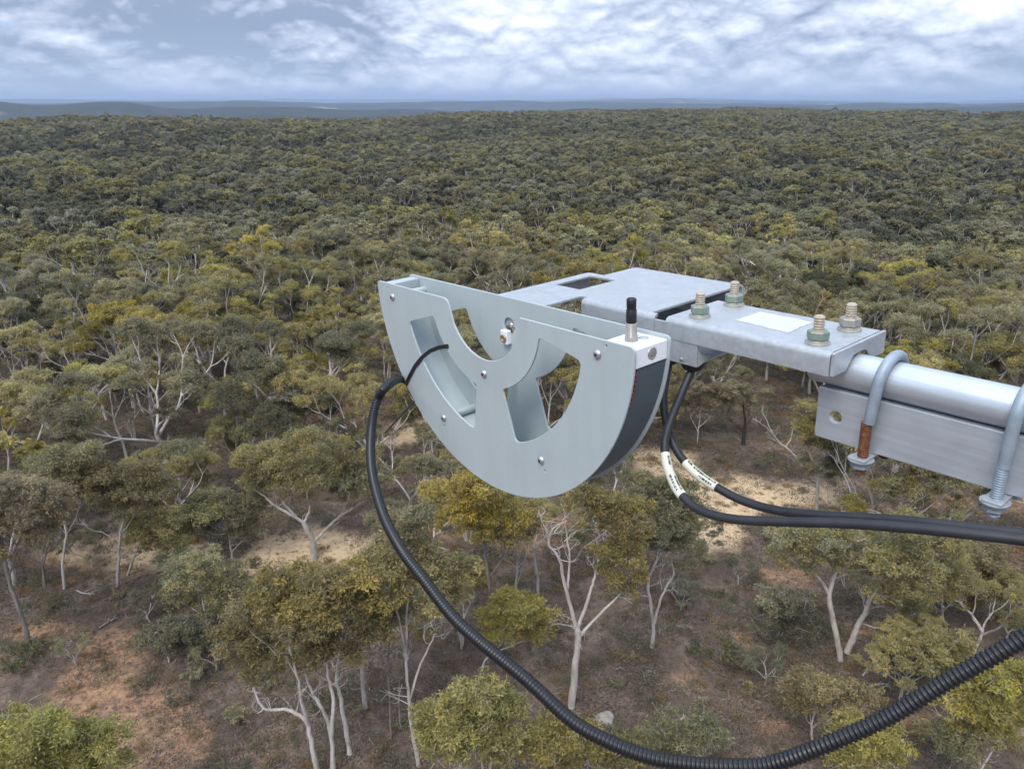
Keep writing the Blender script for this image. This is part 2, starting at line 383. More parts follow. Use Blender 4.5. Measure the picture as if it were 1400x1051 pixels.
def gpt(x, y):
    """photo pixel -> point on the ground"""
    r = ray(x, y); t = CAMH / max(-r[2], 1e-4)
    for _ in range(30):
        p = r * t; z = float(height(p[0], p[1])); t = (CAMH - z) / max(-r[2], 1e-4)
    p = r * t; return np.array([p[0], p[1], float(height(p[0], p[1]))])

# soil openings: pixel centre, half sizes in metres, kind (0 orange earth, 1 pale sandy track / straw)
SOIL = [((430, 754), 5.0, 2.5, 1), ((375, 760), 3, 2.0, 1), ((490, 748), 4, 2.2, 1), ((190, 755), 6, 2.0, 1), ((95, 765), 3, 1.2, 0),
        ((600, 725), 3.5, 1.2, 0), ((720, 745), 3, 1.2, 0), ((925, 655), 3.0, 3.0, 1),
        ((970, 692), 5.0, 4.0, 1), ((1040, 676), 6.0, 3.2, 1), ((975, 730), 2.6, 2.6, 1), ((1100, 668), 4.0, 1.9, 1), ((1190, 700), 4, 1.4, 0), ((1330, 690), 5, 1.6, 0),
        ((900, 628), 3, 3.0, 1), ((985, 735), 1.6, 2.2, 0), ((1080, 790), 1.8, 1.2, 0), ((1180, 860), 1.4, .9, 0), ((1370, 760), 3, 2, 0),
        ((150, 915), 2.8, 3.4, 0), ((190, 985), 2.6, 2.6, 0), ((130, 960), 1.8, 2.2, 0), ((255, 1010), 1.5, 1.5, 0), ((165, 1060), 3, 2, 0), ((60, 860), 2, 1, 0),
        ((1260, 990), 1.3, .8, 0), ((1060, 990), 1.0, .7, 0), ((1020, 870), .9, .6, 0), ((940, 930), .8, .6, 0), ((720, 715), 3, 1.2, 0), ((480, 560), 5, 3.5, 0), ((560, 590), 4, 3, 1),
        ((600, 330), 14, 12, 1), ((1240, 395), 9, 7, 0)]
SOILW = [(gpt(*p)[:2], a, b, k) for p, a, b, k in SOIL]
def soil(x, y):
    s0 = np.zeros_like(x); s1 = np.zeros_like(x)
    wob = (vnoise(x, y, 2.2, 31) - 0.5) * 0.7 + (vnoise(x, y, 0.8, 32) - 0.5) * 0.4
    for c, a, b, k in SOILW:
        d = np.sqrt(((x - c[0]) / a) ** 2 + ((y - c[1]) / b) ** 2)
        v = 1 - smooth(0.55, 1.25, d + wob)
        if k: s1 = np.maximum(s1, v)
        else: s0 = np.maximum(s0, v)
    return s0, s1

def make_ground():
    rings = [0.0, 4, 8, 11, 14]
    while rings[-1] < 62000: rings.append(rings[-1] * (1.022 if rings[-1] < 120 else 1.032))
    rr = np.array(rings[1:])
    azs = np.concatenate([np.arange(-52, 52, 0.5), np.arange(52, 308, 4.0)])
    A, Rr = np.meshgrid(np.radians(azs), rr, indexing='ij')
    X = Rr * np.sin(A); Y = Rr * np.cos(A); Z = height(X, Y)
    na, nr = X.shape
    V = np.stack([X, Y, Z], -1).reshape(-1, 3)
    i, j = np.meshgrid(np.arange(na), np.arange(nr - 1), indexing='ij')
    i2 = (i + 1) % na
    q = np.stack([i * nr + j, i * nr + j + 1, i2 * nr + j + 1, i2 * nr + j], -1).reshape(-1, 4)
    q = q[:, ::-1]
    me = np_mesh('ground', V, q, [M['ground']])
    s0, s1 = soil(X.ravel(), Y.ravel())
    at = me.attributes.new('soil', 'FLOAT_COLOR', 'POINT')
    a = np.zeros((len(V), 4), np.float32); a[:, 0] = s0; a[:, 1] = s1; a[:, 3] = 1
    a[:, 2] = smooth(0, 500, np.hypot(V[:, 0], V[:, 1]) - edge_r(np.degrees(np.arctan2(V[:, 0], V[:, 1]))))
    at.data.foreach_set('color', a.ravel())
    # close the middle under the mast
    bm = bmesh.new(); bm.from_mesh(me); bm.verts.ensure_lookup_table()
    bm.faces.new([bm.verts[k * nr] for k in range(na)][::-1]); bm.to_mesh(me); bm.free()
    o = link_mesh('ground', me); o['kind'] = 'structure'
    o['label'] = 'brown leaf littered woodland floor with orange earth and sandy patches'
    return o
def ground_mat():
    m, nt, b = mat('woodland_floor')
    geo = N(nt, 'ShaderNodeNewGeometry'); P = geo.outputs['Position']
    at = N(nt, 'ShaderNodeAttribute', attribute_name='soil'); sp = N(nt, 'ShaderNodeSeparateColor'); L(nt, at.outputs['Color'], sp.inputs[0])
    n1 = noise(nt, P, 0.22, 8, 0.65, 0.3); n2 = noise(nt, P, 2.6, 7, 0.7, 0.2, (4, 2, 0)); n3 = noise(nt, P, 11, 5, 0.7, 0.1, (1, 7, 0))
    f = math_(nt, 'ADD', math_(nt, 'ADD', math_(nt, 'MULTIPLY', n1, 0.45), math_(nt, 'MULTIPLY', n2, 0.3)), math_(nt, 'MULTIPLY', n3, 0.25))
    litter = ramp(nt, f, [(0.36, (0.050, 0.037, 0.030)), (0.45, (0.098, 0.073, 0.059)), (0.53, (0.155, 0.116, 0.092)), (0.62, (0.29, 0.218, 0.158))])
    f2 = math_(nt, 'ADD', math_(nt, 'MULTIPLY', n2, 0.55), math_(nt, 'MULTIPLY', n3, 0.45))
    earth = ramp(nt, f2, [(0.36, (0.15, 0.088, 0.052)), (0.5, (0.28, 0.168, 0.10)), (0.62, (0.39, 0.255, 0.16))])
    sand = ramp(nt, f2, [(0.34, (0.31, 0.215, 0.125)), (0.48, (0.53, 0.385, 0.235)), (0.62, (0.62, 0.49, 0.34))])
    w0 = math_(nt, 'MULTIPLY', sp.outputs[0], ramp(nt, n2, [(0.36, (0.15, 0.15, 0.15)), (0.52, (1, 1, 1))]))
    w1 = math_(nt, 'MULTIPLY', sp.outputs[1], ramp(nt, n2, [(0.32, (0.35, 0.35, 0.35)), (0.44, (1, 1, 1))]))
    c = mixc(nt, w0, litter, earth); c = mixc(nt, w1, c, sand)
    # beyond the plateau: wooded slopes with a few pale paddocks
    k1 = noise(nt, P, 0.012, 6, 0.7); k2 = noise(nt, P, 0.0011, 4, 0.5, 0.3, (9, 4, 0), (1, 0.5, 1))
    wood = ramp(nt, k1, [(0.35, (0.016, 0.020, 0.014)), (0.6, (0.036, 0.042, 0.026))])
    fields = ramp(nt, k2, [(0.625, (0, 0, 0)), (0.65, (1, 1, 1))])
    fc = mixc(nt, fields, wood, (0.20, 0.175, 0.12))
    c = mixc(nt, sp.outputs[2], c, fc)
    L(nt, c, b.inputs['Base Color']); b.inputs['Roughness'].default_value = 0.95; b.inputs['Specular IOR Level'].default_value = 0.1
    bp = N(nt, 'ShaderNodeBump'); bp.inputs['Strength'].default_value = 0.8; bp.inputs['Distance'].default_value = 0.12
    L(nt, f, bp.inputs['Height']); L(nt, bp.outputs[0], b.inputs['Normal'])
    return m
M['ground'] = ground_mat()
ground = make_ground()

# ================================================================== TREES
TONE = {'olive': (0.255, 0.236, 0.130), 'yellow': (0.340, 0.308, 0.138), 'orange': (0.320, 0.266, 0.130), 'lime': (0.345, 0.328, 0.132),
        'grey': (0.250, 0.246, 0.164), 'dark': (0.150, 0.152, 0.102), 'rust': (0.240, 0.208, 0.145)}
def tone_mix(t): return np.array(TONE[t])

class Tree:
    def __init__(s, seed): s.rs = np.random.RandomState(seed); s.br = []; s.cl = []     # branches (pts, radii), clumps (c, r, tone)
    def limb(s, pts, r0, r1, wob=0.0):
        p = np.array(crspline(pts, 5)) if len(pts) > 2 else np.array([np.array(pts[0]) + (np.array(pts[1]) - np.array(pts[0])) * t for t in np.linspace(0, 1, 5)])
        n = len(p); ln = np.linalg.norm(p[-1] - p[0])
        if wob: p[1:] += (s.rs.rand(n - 1, 3) - 0.5) * wob
        t = np.linspace(0, 1, n); rad = r0 + (r1 - r0) * t ** 0.8
        s.br.append((p, rad)); return p
    def grow(s, p, d, ln, r, lvl, maxl, spread, up, tipr, tone, bare=0.0):
        rs = s.rs; n = 4; pts = [np.array(p)]; dd = np.array(d) / np.linalg.norm(d)
        for k in range(n):
            dd = dd + (rs.rand(3) - 0.5) * 0.42 + np.array([0, 0, up * 0.10]); dd /= np.linalg.norm(dd)
            pts.append(pts[-1] + dd * ln / n)
        s.limb(pts, r, r * 0.62)
        if lvl >= maxl:
            if rs.rand() >= bare: s.cl.append((pts[-1] + np.array([0, 0, tipr * 0.15]), tipr * (0.75 + 0.5 * rs.rand()), tone))
            return
        if lvl == maxl - 1 and rs.rand() < 0.35 and rs.rand() >= bare: s.cl.append((pts[2] + (rs.rand(3) - 0.5) * 0.5, tipr * 0.6, tone))
        k = 2 if rs.rand() < 0.45 else 3
        a0 = rs.rand() * 6.28
        for i in range(k):
            a = a0 + 6.283 * i / k + (rs.rand() - 0.5) * 0.9
            side = np.array([math.cos(a), math.sin(a), 0]); side = side - dd * side.dot(dd); side /= max(np.linalg.norm(side), 1e-3)
            nd = dd * 1.0 + side * spread * (0.65 + 0.6 * rs.rand()) + np.array([0, 0, up * 0.3])
            st = pts[-1] if i < 2 else pts[-2]
            s.grow(st, nd, ln * (0.62 + 0.25 * rs.rand()), r * 0.6, lvl + 1, maxl, spread, up, tipr, tone, bare)
    def twigs(s, every=1.0, bare=0.9):
        """tie every clump to the nearest branch point and give it a few twigs"""
        for p, rad in list(s.br):
            if rad[0] < 0.035: continue
            ln = np.linalg.norm(p[-1] - p[0])
            for _ in range(int(bare + ln * bare)):
                i = s.rs.randint(len(p) // 3, len(p)); d = p[-1] - p[max(0, i - 3)]; d = d / (np.linalg.norm(d) + 1e-6) + s.rs.randn(3) * 0.7; d[2] = abs(d[2]) * 0.8 + 0.1; d /= np.linalg.norm(d)
                l_ = (0.5 + 1.2 * s.rs.rand()) * min(1.0, 0.35 + rad[i] * 8); m_ = p[i] + d * l_ * 0.5 + s.rs.randn(3) * 0.08; e_ = p[i] + d * l_ + s.rs.randn(3) * 0.15 + np.array([0, 0, .1])
                s.limb([p[i], m_, e_], min(rad[i] * 0.5, 0.032), 0.007)
                for _k in range(2): s.limb([m_, m_ + (e_ - m_) * 0.5 + s.rs.randn(3) * 0.14, m_ + (e_ - m_) * 0.9 + s.rs.randn(3) * 0.28], 0.014, 0.005)
        B = np.concatenate([b[0] for b in s.br]); R = np.concatenate([b[1] for b in s.br])
        for c, r, t in list(s.cl):
            low = c - np.array([0, 0, r * 0.55]); dv = B - low
            d = np.linalg.norm(dv, axis=1) + np.maximum(dv[:, 2], 0) * 1.5
            k = int(np.argmin(d)); q = B[k]
            if np.linalg.norm(q - c) > r * 0.35:
                m = (q + c) / 2 + (s.rs.rand(3) - 0.5) * 0.3 * np.linalg.norm(c - q) - np.array([0, 0, 0.10 * np.linalg.norm(c - q)])
                s.limb([q, m, c], min(R[k] * 0.7, 0.055), 0.015)
            for _ in range(3):
                e = c + (s.rs.rand(3) - 0.5) * np.array([1.5, 1.5, 0.9]) * r
                s.limb([low + (c - low) * 0.4, (low + e) / 2 + (s.rs.rand(3) - .5) * .2 * r, e], 0.018, 0.006)
    def trunk_mesh(s, name, sides=7, minr=0.0, m=None):
        V = []; F = []; o = 0
        for p, rad in s.br:
            if rad[0] < minr: continue
            sd = sides if rad[0] > 0.05 else 4
            n = len(p); T = np.gradient(p, axis=0); T /= np.linalg.norm(T, axis=1)[:, None] + 1e-9
            ref = np.array([0.3, 0.9, 0.1]); a = np.cross(T, ref); a /= np.linalg.norm(a, axis=1)[:, None] + 1e-9; b = np.cross(T, a)
            th = np.arange(sd) * 2 * np.pi / sd; jit = 1 + (s.rs.rand(n, sd) - 0.5) * 0.22
            ring = p[:, None, :] + (a[:, None, :] * np.cos(th)[None, :, None] + b[:, None, :] * np.sin(th)[None, :, None]) * (rad[:, None] * jit)[:, :, None]
            V.append(ring.reshape(-1, 3))
            i, j = np.meshgrid(np.arange(n - 1), np.arange(sd), indexing='ij'); j2 = (j + 1) % sd
            F.append((np.stack([i * sd + j, i * sd + j2, (i + 1) * sd + j2, (i + 1) * sd + j], -1) + o).reshape(-1, 4)); o += n * sd
        return np.concatenate(V), np.concatenate(F)
    def leaf_arrays(s, dens=160, L0=0.19, W0=0.055, flat=0.72):
        rs = s.rs; C = []; D = []; Wd = []; K = []
        for c, r, tone in s.cl:
            base = tone_mix(tone) * (0.86 + 0.3 * rs.rand())
            nsub = max(6, int(13 * min(r, 1.5) + 2))
            for _ in range(nsub):
                d = rs.randn(3); d /= np.linalg.norm(d); d[2] = abs(d[2]) * 1.0 - 0.35
                sc_ = c + d * np.array([1, 1, flat]) * r * (0.45 + 0.55 * rs.rand()); sr = r * (0.17 + 0.24 * rs.rand())
                n = int(dens * sr * sr * 4.6 * (0.8 + 0.4 * rs.rand())); n = max(n, 6)
                q = rs.randn(n, 3); q /= np.linalg.norm(q, axis=1)[:, None]; q *= (rs.rand(n) ** 0.42 * sr)[:, None]
                q[:, 2] = q[:, 2] * 0.7 + 0.06 * sr
                stray = rs.rand(n) < 0.22; q[stray] *= 1.2 + 0.5 * rs.rand()
                C.append(sc_ + q)
                dd = rs.randn(n, 3) * np.array([1, 1, 0.7]) + q / sr * 0.8 + np.array([0, 0, -0.5]); D.append(dd)
                Wd.append(rs.randn(n, 3))
                tv = base * (0.80 + 0.42 * rs.rand()); yl = rs.rand() ** 2 * (0.35 if dens < 60 else 1.0)
                tv = tv * (1 + yl * np.array([0.40, 0.28, 0.0]))
                col = tv[None, :] * (0.82 + 0.36 * rs.rand(n))[:, None]
                tipm = rs.rand(n) < 0.10; col[tipm] *= np.array([1.3, 1.18, 0.95])
                K.append(col)
        C = np.concatenate(C); D = np.concatenate(D); Wd = np.concatenate(Wd); K = np.concatenate(K)
        D /= np.linalg.norm(D, axis=1)[:, None]; Wd = np.cross(D, Wd); Wd /= np.linalg.norm(Wd, axis=1)[:, None] + 1e-9
        n = len(C); ln = (L0 * (0.6 + 0.8 * rs.rand(n)))[:, None]; wd = (W0 * (0.6 + 0.8 * rs.rand(n)))[:, None]
        V = np.stack([C - D * ln / 2, C + Wd * wd / 2, C + D * ln / 2, C - Wd * wd / 2], 1).reshape(-1, 3)
        F = np.arange(4 * n).reshape(-1, 4); return V, F, np.repeat(K, 4, axis=0)
    def meshes(s, name, bark='bark', **kw):
        v, f = s.trunk_mesh(name); tm = np_mesh(name + '_trunk', v, f, [M[bark]])
        cm = None
        if s.cl:
            V, F, K = s.leaf_arrays(**kw); cm = np_mesh(name + '_crown', V, F, [M['leaf']], smooth=False)
            at = cm.attributes.new('col', 'FLOAT_COLOR', 'POINT'); at.data.foreach_set('color', np.c_[K, np.ones(len(K))].astype(np.float32).ravel())
        return tm, cm
    def lod(s, name, bark='bark'):
        v, f = s.trunk_mesh(name, 4, 0.036); V, F, K = s.leaf_arrays(dens=34, L0=0.48, W0=0.19)
        me = np_mesh(name, np.concatenate([v, V]), np.concatenate([f, F + len(v)]), [M[bark], M['leaf']], smooth=False,
                     midx=np.concatenate([np.zeros(len(f)), np.ones(len(F))]))
        at = me.attributes.new('col', 'FLOAT_COLOR', 'POINT'); at.data.foreach_set('color', np.concatenate([np.ones((len(v), 4)), np.c_[K, np.ones(len(K))]]).astype(np.float32).ravel())
        return me

def gen(seed, H, fork, nl, spread, up, maxl, tipr, tone, lean=0.1, r0=0.2, bare=0.0, stems=1):
    t = Tree(seed); rs = t.rs
    for sidx in range(stems):
        a = rs.rand() * 6.28; off = np.array([math.cos(a), math.sin(a), 0]) * (0.25 if stems > 1 else 0)
        ln = lean * (1.6 if stems > 1 else 1)
        top = off + np.array([math.cos(a) * ln * H * fork, math.sin(a) * ln * H * fork, H * fork])
        rr = r0 * (0.7 if stems > 1 else 1)
        t.limb([off * 0.6 + np.array([0, 0, -0.4]), off + (top - off) * 0.35 + (rs.rand(3) - .5) * 0.3, off + (top - off) * 0.7 + (rs.rand(3) - .5) * 0.3, top], rr * 1.15, rr * 0.72)
        n_ = nl if stems == 1 else max(2, nl - 1); a0 = rs.rand() * 6.28
        for i in range(n_):
            b = a0 + 6.283 * i / n_ + (rs.rand() - .5) * 0.8
            d = np.array([math.cos(b) * spread, math.sin(b) * spread, 1.0 * (0.6 + 0.6 * rs.rand())])
            ll = H * (1 - fork) * (0.40 + 0.12 * rs.rand())
            t.grow(top - np.array([0, 0, H * 0.02 * i]), d, ll, rr * 0.62, 1, maxl, 0.62, up, tipr, tone, bare)
    t.twigs(bare=0.4); return t

VAR = []   # name, look, group label, Tree, bark, height
def addvar(key, label, t, bark='bark'): VAR.append(dict(key=key, label=label, t=t, bark=bark))
addvar('spread', 'olive gum with wide flat crown and pale forked trunk', gen(11, 11, .34, 4, .95, .5, 3, 1.15, 'olive', r0=.22))
addvar('tall', 'tall slender gum with small yellowish crown on white trunk', gen(23, 12.5, .48, 3, .6, .9, 3, .95, 'yellow', r0=.17))
addvar('open', 'open gum with white limbs and loose olive foliage', gen(35, 11.5, .30, 3, .75, .6, 3, .82, 'olive', r0=.2, bare=.25))
addvar('multi', 'several-stemmed gum with olive-yellow foliage', gen(41, 9.5, .32, 3, .75, .6, 3, .95, 'yellow', r0=.17, stems=3))
addvar('round', 'gum with dense rounded bright green crown', gen(52, 9.0, .34, 4, .8, .5, 3, 1.05, 'lime', r0=.18))
addvar('old', 'grey-green gum with heavy trunk and broad limbs', gen(67, 12, .28, 4, 1.05, .45, 3, 1.2, 'grey', r0=.34))
addvar('mallee', 'low bushy grey-green gum with foliage near the ground', gen(71, 5.8, .22, 4, .8, .5, 2, 1.05, 'grey', r0=.12))
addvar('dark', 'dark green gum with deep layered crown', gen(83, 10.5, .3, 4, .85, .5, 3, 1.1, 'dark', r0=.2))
addvar('rust', 'gum with rust-tinged browned crown and grey trunk', gen(97, 9.5, .32, 4, .8, .5, 3, .95, 'rust', r0=.19, bare=.12), 'bark_grey')
addvar('dead', 'leafless dead gum with bare white branches', gen(105, 10, .34, 4, .85, .4, 3, .6, 'olive', r0=.19, bare=1.0))

for v_ in VAR: v_['label'] = v_['label'].replace('tall slender', 'slender').replace('old grey', 'grey')
def tmatrix(o, loc, rz, s): o.location = loc; o.rotation_euler = (0, 0, rz); o.scale = (s, s, s)
N_IND = 0
def place_variant(v, loc, rz, s, label, group):
    global N_IND
    if 'tm' not in v: v['tm'], v['cm'] = v['t'].meshes(v['key'], v['bark'], dens=205)
    e = empty('gum_tree' if v['key'] != 'dead' else 'dead_tree', loc, label, 'tree', group); tmatrix(e, loc, rz, s); e.empty_display_size = 0.5
    link_mesh('trunk', v['tm'], e)
    if v['cm'] is not None: link_mesh('crown', v['cm'], e)
    N_IND += 1; return e

# ---- trees read one by one from the photograph: base pixel, limbs and foliage clumps as pixels in the tree's own upright plane
HEROES = []
def hero(label, tone, base, limbs, clumps, seed, bark='bark', dens=160, sag=0.9, dep=0.85, L0=0.19, W0=0.056, name='gum_tree'):
    b = gpt(*base); Y = b[1]; t = Tree(seed); rs = t.rs
    k = math.hypot(Y, CAMH) / FPX                       # metres per pixel there
    def P(x, y, dy=0.0): p = at_y(x, y, Y + dy); return p - b
    for lm in limbs:
        pts, r0, r1 = lm[0], lm[1], lm[2]; d0 = lm[3] if len(lm) > 3 else 0.0; d1 = lm[4] if len(lm) > 4 else d0
        n = len(pts); q = []
        for i, (x, y) in enumerate(pts): q.append(P(x, y, d0 + (d1 - d0) * i / max(1, n - 1)))
        t.limb(q, r0 * 0.8, r1 * 0.8, 0.06)
    xs = [c[0] for c in clumps] or [0]; half = (max(xs) - min(xs)) * k * 0.5 * dep
    cx_ = sum(xs) / len(xs)
    for c in clumps:
        f = (c[0] - cx_) * k / max(half, .3)
        lim = half * math.sqrt(max(0.12, 1 - min(1, f * f)))
        n_dup = 2 if len(clumps) < 14 else 1
        for j in range(n_dup):
            dy = (rs.rand() * 2 - 1) * lim if j else (rs.rand() - 0.6) * lim
            t.cl.append((P(c[0] + (rs.rand() - .5) * 10 * j, c[1] + (rs.rand() - .3) * 12 * j, dy), c[2] * k * (0.95 if j == 0 else 0.82), c[3] if len(c) > 3 else tone))
    t.twigs()
    tm, cm = t.meshes(label[:12], bark, dens=dens, L0=L0, W0=W0)
    e = empty(name, tuple(b), label, 'tree')
    link_mesh('trunk', tm, e)
    if cm is not None: link_mesh('crown', cm, e)
    HEROES.append((b[0], b[1])); return e
def blob(cx, cy, rx, ry, n, r, seed, tone=None):
    """n clump pixels spread through an ellipse"""
    rs = np.random.RandomState(seed); out = []
    for i in range(n):
        a = 2.399963 * i + rs.rand() * 0.5; q = math.sqrt((i + 0.4) / n)
        c = (cx + math.cos(a) * q * rx, cy + math.sin(a) * q * ry, r * (0.75 + 0.5 * rs.rand()))
        out.append(c + ((tone,) if tone else ()))
    return out
hero('white-limbed gum with forked bare trunk and orange-yellow foliage to one side', 'orange', (780, 966),
     [([(781, 970), (786, 915), (790, 870), (787, 852)], .27, .17), ([(787, 856), (772, 800), (765, 765), (750, 743), (757, 722), (775, 712)], .14, .03, 0, -.8),
      ([(789, 862), (805, 815), (813, 788), (822, 755), (826, 735)], .13, .04, 0, .8), ([(790, 872), (815, 845), (845, 815), (868, 797), (875, 790)], .12, .03, .2, 1.2),
      ([(776, 805), (779, 765), (775, 735), (772, 700), (765, 685)], .09, .02, 0, .9), ([(752, 744), (742, 715), (735, 692)], .06, .015, -.3, -1), ([(758, 728), (775, 705), (790, 700)], .05, .012),
      ([(818, 785), (808, 770), (800, 758)], .05, .012), ([(850, 812), (838, 795), (836, 780)], .04, .012), ([(772, 740), (784, 728), (796, 722)], .04, .01), ([(778, 765), (770, 745), (762, 700)], .03, .01)],
     blob(850, 735, 28, 62, 13, 23, 1) + blob(812, 688, 30, 14, 5, 22, 2) + [(872, 790, 17), (862, 810, 14), (795, 676, 20, 'olive')], 301)
hero('gum leaning three pale stems under a broad olive-yellow crown beside bare orange earth', 'yellow', (452, 1062),
     [([(437, 1075), (425, 1010), (418, 985), (395, 970), (364, 969), (350, 950), (345, 925)], .17, .05, 0, .4), ([(420, 988), (413, 962), (408, 930), (395, 880)], .13, .05, 0, -.8),
      ([(456, 1075), (453, 1005), (440, 968), (424, 940), (410, 900)], .17, .05, .2, .9), ([(453, 1005), (456, 955), (447, 915), (450, 860), (440, 820)], .14, .04, 0, 0),
      ([(478, 1030), (468, 965), (460, 925), (470, 870), (490, 830)], .16, .04, .6, 1.5), ([(362, 968), (352, 975)], .05, .02)],
     blob(418, 850, 108, 66, 24, 31, 3, 'olive') + blob(440, 812, 95, 38, 14, 28, 4) + [(350, 925, 24, 'olive'), (520, 850, 20)], 302, dep=.7)
hero('slim twin-trunked gum with tall yellow-green crown behind the black conduit', 'yellow', (572, 1046),
     [([(573, 1050), (562, 985), (557, 930), (555, 870), (558, 810)], .14, .05), ([(560, 955), (572, 915), (588, 880), (600, 855)], .09, .03, 0, .8), ([(557, 900), (548, 860), (540, 815), (555, 760), (575, 720)], .07, .02, 0, -.7), ([(558, 815), (575, 770), (600, 730)], .05, .015)],
     blob(548, 770, 46, 46, 10, 26, 5) + blob(608, 790, 34, 36, 7, 25, 6) + blob(560, 715, 26, 26, 5, 24, 7, 'olive') + [(522, 815, 24), (590, 850, 18, 'olive')], 303)
hero('tall straight grey-barked gum with orange-topped crown under the half-disc', 'yellow', (668, 905),
     [([(668, 908), (671, 850), (668, 790), (663, 745), (672, 700)], .17, .05), ([(664, 750), (650, 715), (640, 690)], .07, .02, 0, .8), ([(668, 790), (690, 760), (700, 735)], .06, .02, 0, -.5)],
     blob(640, 690, 60, 34, 13, 25, 8) + blob(690, 715, 40, 32, 8, 24, 9, 'olive') + blob(625, 665, 36, 12, 4, 22, 10, 'orange'), 304, 'bark_grey')
hero('slender gum with twin pale trunks and drooping olive crown under the half-disc', 'olive', (710, 850),
     [([(708, 850), (706, 800), (707, 760), (703, 720)], .12, .04), ([(706, 800), (716, 770), (722, 742)], .05, .015)],
     blob(702, 715, 34, 22, 8, 21, 11), 305)
hero('leaning young gum with bright yellow-green crown on a bent white stem', 'lime', (656, 932),
     [([(654, 934), (662, 905), (676, 892), (705, 880), (735, 868)], .10, .03), ([(676, 892), (690, 872), (700, 850)], .06, .02)],
     blob(706, 842, 40, 34, 10, 23, 12) + [(752, 842, 18, 'yellow'), (748, 860, 15, 'olive'), (672, 838, 18)], 306)
hero('gnarled gum with twisted double trunk and grey-green crown on bare brown ground', 'grey', (891, 884),
     [([(891, 888), (893, 862), (890, 830), (886, 795), (898, 765), (903, 740)], .17, .05), ([(893, 855), (903, 820), (912, 800), (921, 785), (918, 760), (925, 735)], .11, .03, 0, .5), ([(905, 805), (902, 785), (908, 770)], .05, .015), ([(918, 765), (928, 750)], .04, .01)],
     blob(905, 700, 58, 48, 20, 25, 13) + [(950, 745, 22), (868, 690, 24), (940, 770, 16), (880, 655, 22, 'olive'), (920, 660, 24, 'olive')], 307)
hero('split-trunked old gum with shattered grey limb and wide olive crown', 'olive', (1150, 902),
     [([(1149, 908), (1146, 880), (1138, 840), (1134, 812), (1143, 780), (1149, 760), (1165, 742), (1190, 735)], .26, .07), ([(1135, 816), (1122, 792), (1105, 780), (1090, 772), (1080, 762)], .13, .03, 0, -.6),
      ([(1158, 892), (1170, 862), (1182, 838), (1190, 818)], .24, .15, .2, .5), ([(1188, 822), (1205, 800), (1218, 790)], .10, .03, .5, .9), ([(1143, 782), (1130, 765), (1115, 755)], .06, .02), ([(1150, 762), (1160, 745), (1178, 752), (1190, 762)], .06, .02, 0, 1)],
     blob(1195, 745, 118, 34, 24, 27, 14) + blob(1255, 795, 62, 42, 14, 26, 15) + blob(1120, 735, 55, 18, 7, 24, 16, 'grey') + [(1100, 760, 18, 'grey')], 308)
hero('wide-spreading white gum with low crooked limbs beside the sandy track', 'olive', (430, 764),
     [([(430, 770), (428, 745), (425, 733), (414, 712)], .34, .22), ([(416, 714), (395, 702), (375, 690), (358, 676), (345, 668)], .17, .05, 0, -1), ([(405, 706), (388, 688), (378, 668), (372, 650), (362, 632)], .14, .04, 0, 1.2),
      ([(417, 712), (424, 694), (420, 676), (430, 650)], .13, .04, 0, .4), ([(428, 742), (444, 725), (462, 708), (482, 695), (506, 680)], .18, .05, 0, 1), ([(462, 708), (470, 695), (462, 680)], .06, .02, 0, .5), ([(375, 690), (362, 692), (350, 684)], .05, .015)],
     blob(425, 628, 95, 30, 20, 26, 17) + blob(480, 655, 42, 26, 8, 23, 18, 'grey') + blob(365, 640, 38, 24, 8, 24, 19) + [(430, 670, 18)], 309)
hero('gum with bare white side limbs and rounded olive crown beside the track', 'olive', (160, 802),
     [([(160, 806), (162, 770), (164, 735), (172, 700), (178, 672)], .15, .05), ([(163, 740), (140, 728), (120, 722), (108, 708)], .06, .015, 0, -.6), ([(170, 705), (150, 690), (130, 680)], .05, .012, 0, .6), ([(166, 730), (180, 710), (190, 690)], .05, .015)],
     blob(165, 662, 52, 26, 13, 25, 20) + blob(150, 690, 32, 14, 4, 17, 21, 'grey') + [(200, 690, 20)], 310)
hero('small gum with dense fresh green crown on a slanting white trunk at the track', 'lime', (176, 786),
     [([(174, 788), (182, 765), (192, 742), (203, 722)], .11, .05), ([(192, 742), (210, 728), (225, 715)], .05, .015, 0, .6)],
     blob(216, 716, 34, 26, 10, 24, 22) + [(238, 742, 17), (205, 745, 15)], 311)
hero('rough grey-trunked gum with thin brownish crown above the orange earth bank', 'rust', (42, 884),
     [([(42, 888), (32, 850), (22, 820), (8, 775), (2, 730)], .22, .10), ([(22, 820), (10, 790), (-10, 770)], .1, .03, 0, 1), ([(12, 785), (30, 740), (45, 710), (60, 690)], .09, .02, 0, .7), ([(5, 750), (-10, 700), (-5, 670)], .08, .02)],
     blob(35, 700, 58, 46, 15, 26, 23) + blob(-20, 720, 40, 60, 8, 26, 24, 'olive'), 312, 'bark_grey', dens=240)
hero('bushy gum with bright lime top rising beside the orange earth', 'lime', (55, 1180),
     [([(55, 1185), (50, 1120), (60, 1070), (58, 1030)], .14, .06), ([(56, 1080), (90, 1050), (115, 1025)], .07, .02, 0, .6), ([(52, 1100), (20, 1060), (0, 1030)], .07, .02, 0, -.4)],
     blob(62, 1030, 90, 48, 22, 30, 25) + [(60, 992, 24), (30, 1000, 24), (100, 1005, 22)], 313, dep=.6)
